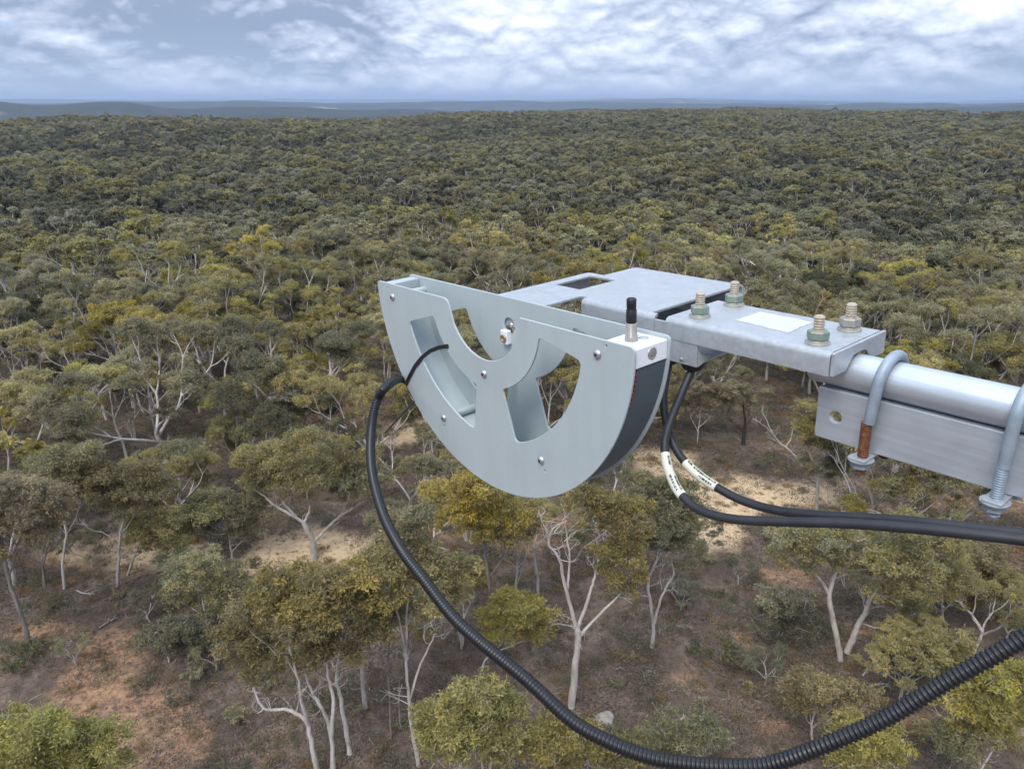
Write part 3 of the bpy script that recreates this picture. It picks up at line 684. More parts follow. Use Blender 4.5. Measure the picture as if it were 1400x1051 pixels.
hero('bushy gum with bright golden-green crown and several white stems behind the conduit', 'yellow', (655, 1165),
     [([(650, 1170), (640, 1100), (632, 1050), (622, 1000)], .12, .05), ([(655, 1170), (665, 1100), (672, 1040), (690, 1000)], .10, .04, 0, .5), ([(645, 1120), (660, 1060), (652, 1010), (650, 980)], .08, .03, 0, -.4), ([(668, 1070), (700, 1035), (715, 1010)], .06, .02)],
     blob(650, 985, 66, 44, 18, 28, 26) + blob(620, 1000, 40, 36, 7, 24, 27, 'lime') + [(655, 945, 24, 'lime'), (700, 965, 22)], 314, dep=.7)
hero('yellow-green gum with loose crown hanging under the low loop of the conduit', 'yellow', (770, 1150),
     [([(770, 1155), (765, 1090), (760, 1050), (752, 1020)], .11, .05), ([(764, 1080), (800, 1045), (830, 1025)], .06, .02, 0, .7)],
     blob(765, 1020, 52, 30, 12, 24, 28) + blob(845, 1030, 40, 22, 8, 23, 29, 'olive'), 315, dep=.7)
hero('grey-green bushy gum beyond the lowest point of the conduit', 'grey', (930, 1080),
     [([(930, 1085), (928, 1050), (935, 1015)], .10, .05), ([(930, 1060), (955, 1030), (965, 1005)], .05, .02), ([(930, 1060), (905, 1030), (900, 1005)], .05, .02)],
     blob(932, 1005, 48, 38, 15, 23, 30) + [(885, 1000, 18, 'yellow'), (870, 1012, 16, 'yellow')], 316, dep=.7)
hero('low gum with rounded mustard-yellow top right behind the rising conduit', 'yellow', (1299, 992),
     [([(1300, 995), (1296, 965), (1292, 940), (1290, 915)], .10, .06), ([(1293, 945), (1270, 915), (1255, 900)], .05, .02, 0, .5), ([(1292, 935), (1315, 910), (1325, 895)], .05, .02)],
     blob(1285, 890, 50, 24, 12, 23, 31) + [(1250, 905, 18, 'olive'), (1330, 905, 16)], 317)
hero('orange-topped bushy gum beside the foot of the split old gum', 'orange', (1115, 1018),
     [([(1112, 1022), (1110, 990), (1115, 965), (1105, 945)], .09, .04), ([(1111, 995), (1140, 965), (1165, 945)], .05, .02, 0, .5)],
     blob(1105, 945, 34, 26, 9, 22, 32) + blob(1165, 950, 28, 22, 7, 21, 33) + [(1130, 930, 18)], 318)
hero('yellowish-grey gum below the conduit with foliage reaching the frame of the loop', 'lime', (1175, 1110),
     [([(1172, 1115), (1170, 1070), (1165, 1040)], .10, .05), ([(1171, 1080), (1200, 1045), (1215, 1025)], .06, .02, 0, .6)],
     blob(1180, 1020, 56, 32, 15, 24, 34) + [(1140, 1000, 20, 'grey'), (1165, 985, 20, 'yellow')], 319, dep=.7)
hero('pale-stemmed gum with broad olive-yellow crown below the rising conduit', 'yellow', (1345, 1105),
     [([(1345, 1110), (1340, 1050), (1335, 1000), (1345, 960)], .12, .05), ([(1340, 1055), (1365, 1010), (1380, 975)], .07, .02, 0, .7), ([(1338, 1030), (1315, 1000), (1300, 975)], .05, .02)],
     blob(1345, 965, 62, 42, 17, 27, 35) + blob(1385, 935, 34, 30, 6, 26, 36, 'lime') + blob(1310, 1010, 40, 24, 6, 23, 37, 'grey'), 320, dep=.7)
hero('slim gum with split white trunk standing by the yellow straw clearing', 'olive', (1116, 700),
     [([(1116, 703), (1117, 680), (1118, 655), (1112, 632), (1102, 605), (1098, 580)], .19, .06), ([(1118, 652), (1128, 625), (1130, 595), (1126, 565)], .15, .04, 0, .8), ([(1106, 612), (1112, 590), (1120, 570)], .06, .02)],
     blob(1115, 575, 44, 22, 9, 19, 38) + blob(1130, 640, 32, 14, 5, 15, 39, 'dark'), 321)
hero('slim white gum standing next to the straw clearing', 'grey', (1151, 702),
     [([(1151, 705), (1150, 680), (1152, 655), (1150, 620)], .12, .05)], blob(1165, 615, 36, 24, 9, 19, 40), 322)
hero('leaning dead gum with bare bleached limb over the brown clearing', 'olive', (1094, 636),
     [([(1097, 640), (1082, 618), (1066, 605), (1056, 592), (1047, 572), (1040, 560)], .13, .03), ([(1074, 611), (1082, 598), (1084, 585)], .07, .03, 0, .5), ([(1056, 592), (1040, 578), (1028, 572)], .05, .012), ([(1047, 572), (1050, 556)], .03, .01)], [], 323, name='dead_tree')
hero('dark-boled gum stump sprouting thin crown in the brown clearing', 'olive', (1016, 608),
     [([(1016, 611), (1017, 592), (1019, 575), (1016, 555)], .24, .10), ([(1014, 590), (1000, 575), (985, 572)], .06, .015)], blob(1012, 540, 44, 16, 8, 17, 41), 324, 'charred')
hero('thin white-stemmed sapling clump beside the brown clearing', 'rust', (953, 606),
     [([(953, 608), (955, 585), (958, 562), (965, 545)], .08, .03), ([(954, 590), (945, 570), (940, 550)], .05, .015), ([(955, 585), (970, 570), (978, 555)], .05, .015)], blob(958, 540, 40, 18, 8, 16, 42), 325)
hero('twin-trunked gum with dark fine stems behind the slim yellow gum', 'olive', (535, 1010),
     [([(535, 1014), (533, 960), (530, 900), (535, 850)], .09, .04), ([(550, 1008), (545, 955), (552, 900), (560, 860)], .07, .03, .6, .8)], blob(525, 830, 36, 26, 8, 22, 43), 326, 'bark_grey')
hero('low grey-green bushy gum between the track and the orange earth', 'grey', (285, 860),
     [([(285, 865), (280, 835), (275, 810)], .10, .05), ([(282, 845), (310, 815), (325, 795)], .06, .02, 0, .8), ([(282, 845), (255, 825), (240, 815)], .05, .02)],
     blob(290, 795, 62, 40, 17, 24, 44) + [(240, 820, 20), (340, 770, 20, 'dark')], 327)
hero('bushy light green gum standing over the near edge of the sandy track', 'olive', (318, 768),
     [([(318, 772), (315, 745), (312, 725)], .10, .05), ([(316, 755), (340, 730), (352, 715)], .06, .02, 0, .6)],
     blob(318, 700, 56, 30, 15, 22, 45) + blob(290, 695, 24, 20, 5, 20, 46, 'lime'), 328)
hero('low sprawling grey gum hugging the dark litter beside the orange earth', 'grey', (232, 905),
     [([(232, 908), (228, 890), (222, 875)], .08, .04), ([(230, 898), (250, 880), (262, 870)], .05, .02, 0, .5)],
     blob(238, 866, 46, 24, 12, 20, 47), 329)
hero('bushy dark olive gum at the brown slope beside the old split gum', 'dark', (1062, 885),
     [([(1062, 888), (1064, 865), (1068, 845)], .09, .05), ([(1063, 872), (1085, 850), (1100, 838)], .05, .02)],
     blob(1080, 850, 52, 24, 13, 21, 48) + blob(1070, 820, 36, 16, 6, 18, 49, 'grey'), 330)
hero('olive shrubby gum crowding behind the split old gum', 'olive', (1290, 850),
     [([(1290, 855), (1288, 825), (1292, 800)], .11, .05), ([(1289, 835), (1320, 800), (1335, 785)], .06, .02)],
     blob(1330, 780, 46, 34, 12, 24, 50) + [(1290, 800, 22, 'grey')], 331)
hero('tall gum with long white trunk rising out of the dark slope', 'olive', (88, 805),
     [([(88, 808), (86, 770), (90, 730), (84, 690), (80, 650)], .13, .05), ([(87, 740), (105, 705), (112, 680)], .05, .015)],
     blob(85, 640, 44, 30, 12, 24, 51), 332)


for px_, vi, s_, lab in [((250, 812), 6, .62, None), ((205, 850), 6, .5, None), ((335, 850), 6, .5, None), ((60, 800), 8, .6, None), ((125, 775), 6, .55, None), ((600, 775), 0, .62, None), ((560, 720), 2, .7, None),
                         ((960, 760), 6, .5, None), ((20, 800), 2, .7, None), ((640, 740), 3, .7, None), ((1240, 905), 6, .5, None), ((1375, 880), 6, .6, None), ((1010, 800), 6, .4, None), ((820, 760), 5, .6, None), ((240, 740), 0, .6, None), ((80, 735), 3, .6, None), ((500, 968), 1, .7, None), ((632, 884), 3, .52, None), ((392, 912), 6, .5, None), ((1045, 935), 6, .42, None), ((1232, 962), 3, .5, None), ((105, 908), 6, .36, None), ((295, 915), 6, .42, None), ((735, 812), 1, .55, None), ((930, 835), 6, .4, None), ((1330, 900), 0, .5, None)]:
    v = VAR[vi]; p_ = gpt(*px_)
    place_variant(v, tuple(p_), px_[0] * 1.7, s_, ('' if v['key'] == 'mallee' else 'low ') + v['label'] + ' before the track', 'low ' + v['key'] + ' gums on the near side of the track'); HEROES.append((p_[0], p_[1]))
# ---- the woodland around them
rs = np.random.RandomState(2024)
pts = []
def scatter(r0, r1, cell, keep):
    n = int(r1 * 1.05 / cell) + 1
    for i in range(-n, n + 1):
        for j in range(0, n + 1):
            x = (i + (rs.rand() - .5) * 0.9) * cell; y = (j + (rs.rand() - .5) * 0.9) * cell
            r = math.hypot(x, y)
            if r < r0 or r >= r1 or y < 3: continue
            if abs(math.degrees(math.atan2(x, y))) > 43: continue
            k = keep(x, y, r) if callable(keep) else keep
            if rs.rand() > k: continue
            pts.append((x, y, r))
def keep_near(x, y, r):
    if any((x - hx) ** 2 + (y - hy) ** 2 < 3.6 ** 2 for hx, hy in HEROES): return 0
    for c, a, b, kk in SOILW:
        if ((x - c[0]) / (a + .6)) ** 2 + ((y - c[1]) / (b + .6)) ** 2 < 1: return 0
        if kk and r < 75 and any(((x * (1 + q / r) - c[0]) / (a + 1.2)) ** 2 + ((y * (1 + q / r) - c[1]) / (b + 1.2)) ** 2 < 1 for q in (2.0, 4.5, 7.0)): return 0
    if r < 51: return 0.0
    return (0.85 + 0.15 * min(1, (r - 50) / 40)) * (0.5 + 1.0 * float(vnoise(x, y, 22, 51)))
scatter(20, 330, 5.5, keep_near)
scatter(330, 1250, 6.2, lambda x, y, r: (0.55 + 0.9 * float(vnoise(x, y, 40, 77))) if r < edge_r(math.degrees(math.atan2(x, y))) + 130 else 0)
X = np.array([p[0] for p in pts]); Yv = np.array([p[1] for p in pts]); Z = height(X, Yv)
rr_ = np.hypot(X, Yv)
def in_view(x, y, z):
    d = np.array([x, y, z + 7 - CAMH]); fw = d[1] * cP - d[2] * sP; up = d[1] * sP + d[2] * cP
    return abs(d[0] / fw * FPX) < 735 and -(up / fw * FPX) < 600
wts = np.array([.20, .13, .07, .14, .14, .13, .07, .05, .05, .025])
choice = rs.choice(len(VAR), len(pts), p=wts / wts.sum())
wfar = np.array([.21, .01, .03, .02, .0, .20, .06, .40, .05, .02]); farsel = np.hypot(X, Yv) > 190  # far trees mostly dark foliage: colour stands in for cloud shade out there
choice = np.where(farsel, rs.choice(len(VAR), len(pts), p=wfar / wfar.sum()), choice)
rot = rs.rand(len(pts)) * 6.283; scl = 0.60 + 0.58 * rs.rand(len(pts)) ** 1.2
scl = np.where(rr_ > 190, 0.68 + 0.42 * (scl - 0.6) / 0.58 + 0.12, scl)
order = np.argsort(rr_); ind = []; rest = []
for i in order:
    if len(ind) < 300 - len(HEROES) - 2 and in_view(X[i], Yv[i], Z[i]): ind.append(i)
    else: rest.append(i)
for i in ind:
    v = VAR[choice[i]]
    sz = 'big ' if scl[i] > 0.95 else ('small ' if scl[i] < 0.74 else '')
    tr = min(math.hypot(X[i] - c[0], Yv[i] - c[1]) for c, a, b, kk in SOILW if kk) < 9
    pl = 'beside the sandy track' if tr else ('just beyond the track' if rr_[i] < 85 else 'deep in the woodland')
    place_variant(v, (X[i], Yv[i], Z[i]), rot[i], scl[i], sz + v['label'] + ' ' + pl, sz + v['key'] + ' gums ' + pl)
# the far woodland as one mass
lods = []
for v in VAR:
    if v['key'] == 'dead':
        a, b_ = v['t'].trunk_mesh('d', 5, 0.02); me = np_mesh('far_dead', a, b_, [M['bark']])
    else: me = v['t'].lod('far_' + v['key'], v['bark'])
    lods.append(bpy.data.objects.new('far_' + v['key'], me))
def instancer(name, co, rotz, scale, var, objs, label, cat=None):
    me = bpy.data.meshes.new(name); n = len(co); me.vertices.add(n); me.vertices.foreach_set('co', np.asarray(co, np.float32).ravel())
    a = me.attributes.new('rot', 'FLOAT_VECTOR', 'POINT'); rv = np.zeros((n, 3), np.float32); rv[:, 2] = rotz; a.data.foreach_set('vector', rv.ravel())
    a = me.attributes.new('scl', 'FLOAT_VECTOR', 'POINT'); a.data.foreach_set('vector', np.repeat(np.asarray(scale, np.float32)[:, None], 3, 1).ravel())
    a = me.attributes.new('var', 'INT', 'POINT'); a.data.foreach_set('value', np.asarray(var, np.int32))
    o = link_mesh(name, me); tag(o, label, cat, kind='stuff')
    ng = bpy.data.node_groups.new(name, 'GeometryNodeTree')
    ng.interface.new_socket('Geometry', in_out='INPUT', socket_type='NodeSocketGeometry'); ng.interface.new_socket('Geometry', in_out='OUTPUT', socket_type='NodeSocketGeometry')
    gi = ng.nodes.new('NodeGroupInput'); go = ng.nodes.new('NodeGroupOutput'); jn = ng.nodes.new('GeometryNodeJoinGeometry')
    def named(nm, dt): q = ng.nodes.new('GeometryNodeInputNamedAttribute'); q.data_type = dt; q.inputs[0].default_value = nm; return q.outputs[0]
    r_ = named('rot', 'FLOAT_VECTOR'); s_ = named('scl', 'FLOAT_VECTOR'); v_ = named('var', 'INT')
    for k, ob in enumerate(objs):
        oi = ng.nodes.new('GeometryNodeObjectInfo'); oi.inputs['Object'].default_value = ob; oi.inputs['As Instance'].default_value = False
        cp = ng.nodes.new('FunctionNodeCompare'); cp.data_type = 'INT'; cp.operation = 'EQUAL'
        ng.links.new(v_, cp.inputs[2]); cp.inputs[3].default_value = k
        ip = ng.nodes.new('GeometryNodeInstanceOnPoints')
        ng.links.new(gi.outputs[0], ip.inputs['Points']); ng.links.new(cp.outputs[0], ip.inputs['Selection'])
        ng.links.new(oi.outputs['Geometry'], ip.inputs['Instance']); ng.links.new(r_, ip.inputs['Rotation']); ng.links.new(s_, ip.inputs['Scale'])
        ng.links.new(ip.outputs[0], jn.inputs[0])
    ng.links.new(jn.outputs[0], go.inputs[0])
    md = o.modifiers.new('scatter', 'NODES'); md.node_group = ng
    return o
rest = np.array(rest)
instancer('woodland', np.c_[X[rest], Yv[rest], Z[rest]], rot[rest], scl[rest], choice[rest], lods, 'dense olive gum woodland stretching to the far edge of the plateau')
# ---- undergrowth, logs and litter on the woodland floor
def shrub_mesh(seed, tone, r, n):
    t = Tree(seed); q = t.rs
    for i in range(n):
        a = q.rand() * 6.28; d = r * 0.75 * math.sqrt(q.rand()); c = np.array([math.cos(a) * d, math.sin(a) * d, r * (0.35 + 0.35 * q.rand())])
        t.limb([np.array([0, 0, -0.1]), c * 0.5 + (q.rand(3) - .5) * 0.15, c], 0.025, 0.008); t.cl.append((c, r * (0.34 + 0.2 * q.rand()), tone))
    return t.meshes('shrub%d' % seed, 'bark_grey', dens=260, L0=0.13, W0=0.045)
SHR = [(shrub_mesh(401, 'grey', 1.0, 9), 'rounded grey-green shrub on brown leaf litter', 'grey-green shrubs'), (shrub_mesh(402, 'dark', 0.9, 8), 'low dark olive shrub on brown leaf litter', 'dark olive shrubs'),
       (shrub_mesh(403, 'rust', 0.8, 8), 'dry brownish shrub on the woodland floor', 'dry brown shrubs')]
def shrub(loc, k, s, rz, label=None):
    (tm, cm), lab, grp = SHR[k]
    e = empty('shrub', loc, label or lab, 'shrub', None if label else grp); tmatrix(e, loc, rz, s)
    link_mesh('stems', tm, e); link_mesh('foliage', cm, e)
for (x, y), k, s, lab in [((985, 905), 1, 1.9, 'large dark shrub alone on the slope above the conduit'), ((35, 905), 1, 1.5, 'dark shrub below the rough grey-trunked gum'), ((165, 815), 2, .9, None), ((330, 985), 0, 1.0, None),
                          ((360, 940), 0, 1.2, None), ((270, 930), 0, 1.1, None), ((240, 965), 1, .8, None), ((950, 960), 2, .9, None), ((860, 905), 2, .7, None), ((1000, 820), 1, .8, None), ((1210, 905), 1, 1.2, None), ((1385, 850), 0, 1.2, None),
                          ((700, 990), 2, .8, None), ((840, 940), 0, .7, None), ((1030, 950), 2, .8, None), ((480, 980), 2, .8, None), ((610, 960), 2, .8, None), ((70, 830), 0, 1.0, None), ((110, 870), 2, .8, None), ((250, 780), 1, 1.0, None), ((450, 830), 0, 1.1, None),
                          ((930, 820), 2, .9, None), ((1040, 640), 1, 1.0, None), ((985, 630), 2, .9, None), ((1200, 720), 0, 1.2, None), ((760, 860), 2, .8, None), ((640, 820), 1, .8, None), ((1385, 800), 0, 1.2, None), ((1050, 740), 1, .7, None), ((965, 770), 0, .9, None)]:
    shrub(tuple(gpt(x, y)), k, s, rs.rand() * 6.28, lab)
def fallen(name, label, pts_px, r, bark='bark'):
    P3 = [gpt(*p) + np.array([0, 0, r * 0.8]) for p in pts_px]; b = P3[0].copy()
    t = Tree(int(pts_px[0][0])); pp = [q - b for q in P3]; t.limb(pp, r, r * 0.45, 0.05)
    d = pp[-1] - pp[0]; side = np.array([-d[1], d[0], 0]) / (np.linalg.norm(d) + 1e-6)
    for f, sg in ((0.45, 1), (0.65, -1), (0.8, 1)):
        s0 = pp[0] + d * f; t.limb([s0, s0 + d * 0.16 + side * sg * np.linalg.norm(d) * 0.12 + np.array([0, 0, r * 2]), s0 + d * 0.26 + side * sg * np.linalg.norm(d) * 0.25 + np.array([0, 0, r])], r * 0.45, r * 0.12)
    v, f = t.trunk_mesh('log'); o = link_mesh(name, np_mesh('log', v, f, [M[bark]])); o.location = b
    return tag(o, label, 'fallen branch')
fallen('fallen_branch', 'grey fallen log lying on the slope beside the dark shrub', [(1036, 818), (1048, 832), (1058, 836)], .16)
fallen('fallen_branch', 'bleached fallen branch under the broken limb of the split old gum', [(1178, 925), (1195, 905), (1212, 890)], .07)
fallen('fallen_branch', 'bleached branch lying next to the conduit on dark litter', [(1185, 940), (1205, 935), (1218, 938)], .06)
fallen('fallen_branch', 'thin dead branch curving over litter beside the three-stemmed gum', [(470, 1045), (487, 1022), (500, 990)], .05, 'bark_grey')
fallen('fallen_branch', 'pale stick lying beside the small green gum at the track', [(105, 808), (118, 812), (130, 812)], .06)
fallen('fallen_branch', 'dark burnt log lying beyond the square metal bar', [(1250, 705), (1256, 690), (1268, 678)], .16, 'charred')
fallen('fallen_branch', 'reddish-brown dead brush heap beside the orange earth', [(135, 860), (150, 850), (162, 845)], .09, 'bark_grey')
rk = bmesh.new(); bmesh.ops.create_icosphere(rk, subdivisions=3, radius=1)
for v in rk.verts:
    n_ = math.sin(v.co.x * 3.1 + 1) * 0.13 + math.sin(v.co.y * 4.3) * 0.1 + math.sin(v.co.z * 5 + v.co.x * 3) * 0.08
    v.co = Vector((v.co.x * 0.75, v.co.y * 0.55, max(v.co.z * 0.45, -0.25))) * (1 + n_)
rme = bpy.data.meshes.new('rock'); rk.to_mesh(rme); rk.free()
M['rock'] = bark('pale_granite', [(0.3, (0.17, 0.145, 0.125)), (0.5, (0.30, 0.27, 0.24)), (0.7, (0.40, 0.37, 0.34))]); rme.materials.append(M['rock'])
for p, s, lab in [((828, 985), .8, 'pale granite boulder at the foot of the white-limbed gum'), ((640, 870), .3, 'small pale stone on the brown ground beneath the leaning young gum')]:
    o = link_mesh('boulder', rme); o.location = gpt(*p) + np.array([0, 0, .05]); o.scale = (s, s, s); o.rotation_euler = (0, 0, s * 3); tag(o, lab, 'boulder')
# ground cover: low dry tufts, twigs
def tuft_obj(seed, tone, n, L0, W0, h, rad=0.4):
    q = np.random.RandomState(seed); a = q.rand(n) * 6.28; d = q.rand(n) ** 0.8 * rad
    C = np.stack([np.cos(a) * d, np.sin(a) * d, q.rand(n) * h], 1); D = q.randn(n, 3) + np.array([0, 0, 1.0]) + C * 1.5; D /= np.linalg.norm(D, axis=1)[:, None]
    W_ = np.cross(D, q.randn(n, 3)); W_ /= np.linalg.norm(W_, axis=1)[:, None]
    V = np.stack([C - D * L0 / 2, C + W_ * W0 / 2, C + D * L0 / 2, C - W_ * W0 / 2], 1).reshape(-1, 3)
    me = np_mesh('tuft', V, np.arange(4 * n).reshape(-1, 4), [M['leaf']], smooth=False)
    K = np.repeat(np.array(TONE[tone])[None] * (0.6 + 0.8 * q.rand(n))[:, None], 4, 0)
    at = me.attributes.new('col', 'FLOAT_COLOR', 'POINT'); at.data.foreach_set('color', np.c_[K, np.ones(len(K))].astype(np.float32).ravel())
    return bpy.data.objects.new('tuft%d' % seed, me)
def stick_obj(seed, n):
    t = Tree(seed)
    for i in range(n):
        p = (t.rs.rand(3) - .5) * np.array([1.6, 1.6, 0]) + np.array([0, 0, .03]); a = t.rs.rand() * 6.28; l = .15 + .45 * t.rs.rand()
        d = np.array([math.cos(a), math.sin(a), (t.rs.rand() - .3) * .3]) * l
        t.limb([p, p + d * .5 + (t.rs.rand(3) - .5) * .1, p + d], .008 + .012 * t.rs.rand(), .005)
    v, f = t.trunk_mesh('s', 4); return bpy.data.objects.new('sticks%d' % seed, np_mesh('sticks', v, f, [M['bark_grey']]))
TONE['straw'] = (0.30, 0.22, 0.11); TONE['litter'] = (0.17, 0.125, 0.095)
gobjs = [tuft_obj(501, 'rust', 140, .16, .03, .25, .6), tuft_obj(502, 'grey', 170, .14, .035, .4, .55), tuft_obj(503, 'straw', 160, .22, .02, .15), tuft_obj(504, 'litter', 150, .15, .045, .03, 1.5), stick_obj(505, 14), stick_obj(506, 9), stick_obj(507, 5)]
gobjs[-1].data.materials[0] = M['bark']
ng_ = 42000; a_ = np.radians((rs.rand(ng_) - .5) * 88); r_g = np.sqrt(rs.rand(ng_)) * 105; ok = r_g > 16; a_, r_g = a_[ok], r_g[ok]
gx, gy = r_g * np.sin(a_), r_g * np.cos(a_); s0_, s1_ = soil(gx, gy); vv = rs.choice(7, len(gx), p=[.16, .16, .14, .30, .12, .08, .04])
okk = (vnoise(gx, gy, 5, 61) * .6 + vnoise(gx, gy, 1.7, 62) * .4 > .38) & (np.maximum(s0_, s1_) < .45) | (vv == 2) | (rs.rand(len(gx)) < .25); gx, gy, vv = gx[okk], gy[okk], vv[okk]
instancer('ground_litter', np.c_[gx, gy, height(gx, gy)], rs.rand(len(gx)) * 6.28, .3 + 1.1 * rs.rand(len(gx)) ** 2, vv, gobjs, 'dry tufts, twigs and leaf litter on the woodland floor')

# ================================================================== INSTRUMENT ON ITS BOOM (rig axes: u along the boom towards the mast, n away, z up; origin at the camera height)
_az, _dip, _roll = (math.radians(a) for a in (-40, 2, 2))
_A = np.array([math.sin(_az) * math.cos(_dip), math.cos(_az) * math.cos(_dip), -math.sin(_dip)])
_N0 = np.array([math.cos(_az), -math.sin(_az), 0]); _Z0 = np.cross(_N0, _A); _Z0 = _Z0 if _Z0[2] > 0 else -_Z0
RN = _N0 * math.cos(_roll) + _Z0 * math.sin(_roll); RZ = _Z0 * math.cos(_roll) - _N0 * math.sin(_roll); RU = -_A
RB = np.array([RU, RN, RZ]); CAMP = np.array([0, 0, CAMH])
def xf(v): return np.asarray(v, float) @ RB + CAMP
def onN(x, y, c): d = RB @ ray(x, y); return d * (c / d[1])
def torig(p): return RB @ (np.asarray(p) - CAMP)
def dep(x, y, d): return torig(at_depth(x, y, d))
K0 = 0.502; UC, ZC, RR = -1.332 * K0, -0.419 * K0, 0.456 * K0; NF, NR, PT = K0, 1.1 * K0, 0.0026
def pol(r, th): return (UC + RR * r * math.cos(math.radians(th)), ZC + RR * r * math.sin(math.radians(th)))
def loc2(x, y): return (UC + RR * x, ZC + RR * y)
def rig_thing(name, base, label, cat, group=None): b = xf(np.array(base)); return empty(name, tuple(b), label, cat, group), b
def plate2d(outline, holes, thick, n0, bevel=.0005):
    """sheet standing in the u,z plane, front face at n0"""
    v, f = sheet(outline, holes, thick, bevel); mb = MB(); mb.add([(x, n0 + thick / 2 + z, y) for x, y, z in v], f); return mb
def sector(r0, r1, a0, a1, rad, n=22):
    o = [pol(r1, a0 + (a1 - a0) * i / n) for i in range(n + 1)] + [pol(r0, a1 + (a0 - a1) * i / n) for i in range(n + 1)]
    m = len(o); rr = [0] * m; rr[0] = rr[n] = rr[n + 1] = rr[-1] = rad
    # keep the corner points wide enough to be rounded
    keep = [i for i in range(m) if i in (0, n, n + 1, m - 1) or 2 <= i % (n + 1) <= n - 2]
    return rounded([o[i] for i in keep], [rr[i] for i in keep], 5)
def circ(c, r, n=14): return [(c[0] + r * math.cos(2 * math.pi * i / n), c[1] + r * math.sin(2 * math.pi * i / n)) for i in range(n)]
def ringband(r0, r1, a0, a1, n0, n1, seg=70):
    mb = MB(); v = []; f = []
    for i in range(seg + 1):
        a = a0 + (a1 - a0) * i / seg
        for r in (r0, r1):
            x, z = pol(r, a)
            v += [(x, n0, z), (x, n1, z)]
    for i in range(seg):
        a, b = i * 4, i * 4 + 4
        f += [(a, a + 1, b + 1, b), (a + 2, b + 2, b + 3, a + 3), (a, b, b + 2, a + 2), (a + 1, a + 3, b + 3, b + 1)]
    f += [(0, 2, 3, 1), (seg * 4, seg * 4 + 1, seg * 4 + 3, seg * 4 + 2)]
    return mb.add(v, f, False)
dev, db = rig_thing('half_disc_instrument', (UC, NF, ZC - RR), 'pale grey half-disc instrument housing of two spaced cut-out plates', 'instrument')
def P_(mb, name, m, par=dev, base=None): return mb.build(name, M[m], par, xf, db if base is None else base)
TOPY = -0.014
def halfdisc(bite):
    arcp = [pol(1, -2.2 - (180 - 4.4) * i / 90) for i in range(91)]
    cor = 0.030
    # right corner, arc, left corner, then the top edge back (with the bite in the front plate)
    pts_ = [loc2(0.999, TOPY)] + arcp[2:-2] + [loc2(-0.999, TOPY)]
    rads = [cor * RR] + [0] * len(arcp[2:-2]) + [cor * RR]
    if bite:
        rb = 0.285; b_ = [loc2(-0.42, TOPY), loc2(-0.290, TOPY)] + [pol(rb, -180 + 30 + (180 - 34) * i / 30) for i in range(31)] + [loc2(0.292, TOPY)]
        pts_ += [b_[0]] + b_[1:]; rads += [0, 0.055 * RR] + [0] * 31 + [0.004 * RR]
    return rounded(pts_, rads, 6)
LS = sector(.447, .716, -163, -100.2, .028 * RR); RS_ = sector(.430, .709, -72.2, -11.2, .045 * RR)
SCR = [(-.837, -.090), (-.008, -.362), (-.413, -.722), (.407, -.707), (.793, -.083)]
tiny = [circ(loc2(*p), .0014) for p in ((.843, -.037), (-.883, -.041), (-.418, -.775), (.43, -.757))]
P_(plate2d(halfdisc(True), [LS, RS_] + tiny, PT, NF), 'front_plate', 'paint')
rear = P_(plate2d(halfdisc(False), [LS, RS_, circ(loc2(-.055, -.165), .010, 18)], PT, NR), 'rear_plate', 'paint')
P_(ringband(.852, .872, -172, -9, NF + PT, NR), 'drum_floor', 'paint')
P_(ringband(.945, .985, -172, -7.0, NF + PT + .0058, NR - .0002), 'outer_band', 'dark_band')
tb = MB(); red = MB()
for i in range(230):
    a = -7.2 - i * 0.62
    if a < -150: break
    p = ringband(.93, .992 if i % 2 else .978, a - .32, a, NF + PT + .0003, NF + PT + .0052, 1)
    (red if a > -17 else tb).add(p.v, p.f)
P_(red, 'red_seal', 'red'); P_(tb, 'toothed_strip', 'dark_band')
zb0, zb1 = ZC - .030 * RR, ZC - .114 * RR
blk = P_(MB().box(UC + .80 * RR, UC + .984 * RR, NF + PT, NR, zb1, zb0, .0008), 'end_block', 'white')
P_(MB().lathe((UC + .984 * RR - .0004, .5 * (NF + NR) + .003, (zb0 + zb1) / 2 + .001), (1, 0, 0), [(.0062, 0), (.0062, .0007), (.0046, .0007), (.0042, .0002), (.002, .0002)], 18), 'socket_screw', 'screw', blk)
P_(MB().lathe((UC + .90 * RR, NR - .012, zb0 - .0006), (0, 0, 1), [(.0052, 0), (.0052, .0012), (.001, .0014)], 18), 'plug', 'paint', blk)
P_(MB().lathe((UC + .984 * RR + .0001, .5 * (NF + NR) + .003, (zb0 + zb1) / 2 + .001), (1, 0, 0), [(.0046, 0), (.0044, .00015), (.0005, .00015)], 14), 'screw_shade_disc', 'bolt', blk)  # darker solid disc, paints the shade inside the screw head
P_(MB().box(UC - .965 * RR, UC - .885 * RR, NF + PT, NR, ZC - .11 * RR, ZC - .026 * RR, .0008), 'end_block', 'paint')
for i, (x, y) in enumerate(SCR):
    u, z = loc2(x, y)
    P_(MB().lathe((u, NF + PT, z), (0, 1, 0), [(.0052, 0), (.0052, NR - NF - PT)], 16), 'spacer_rod', 'paint')
    sc_ = P_(MB().lathe((u, NF + .0003, z), (0, -1, 0), [(.0050, 0), (.0050, .0008), (.0043, .0022), (.0028, .0031), (.0016, .0033)], 16), 'screw', 'screw')
    P_(MB().lathe((u, NF - .0028, z), (0, -1, 0), [(.0015, 0), (.0015, .0008), (.0004, .0009)], 6), 'drive_shade_dot', 'black', sc_)  # raised black dot, paints the shade of the drive socket
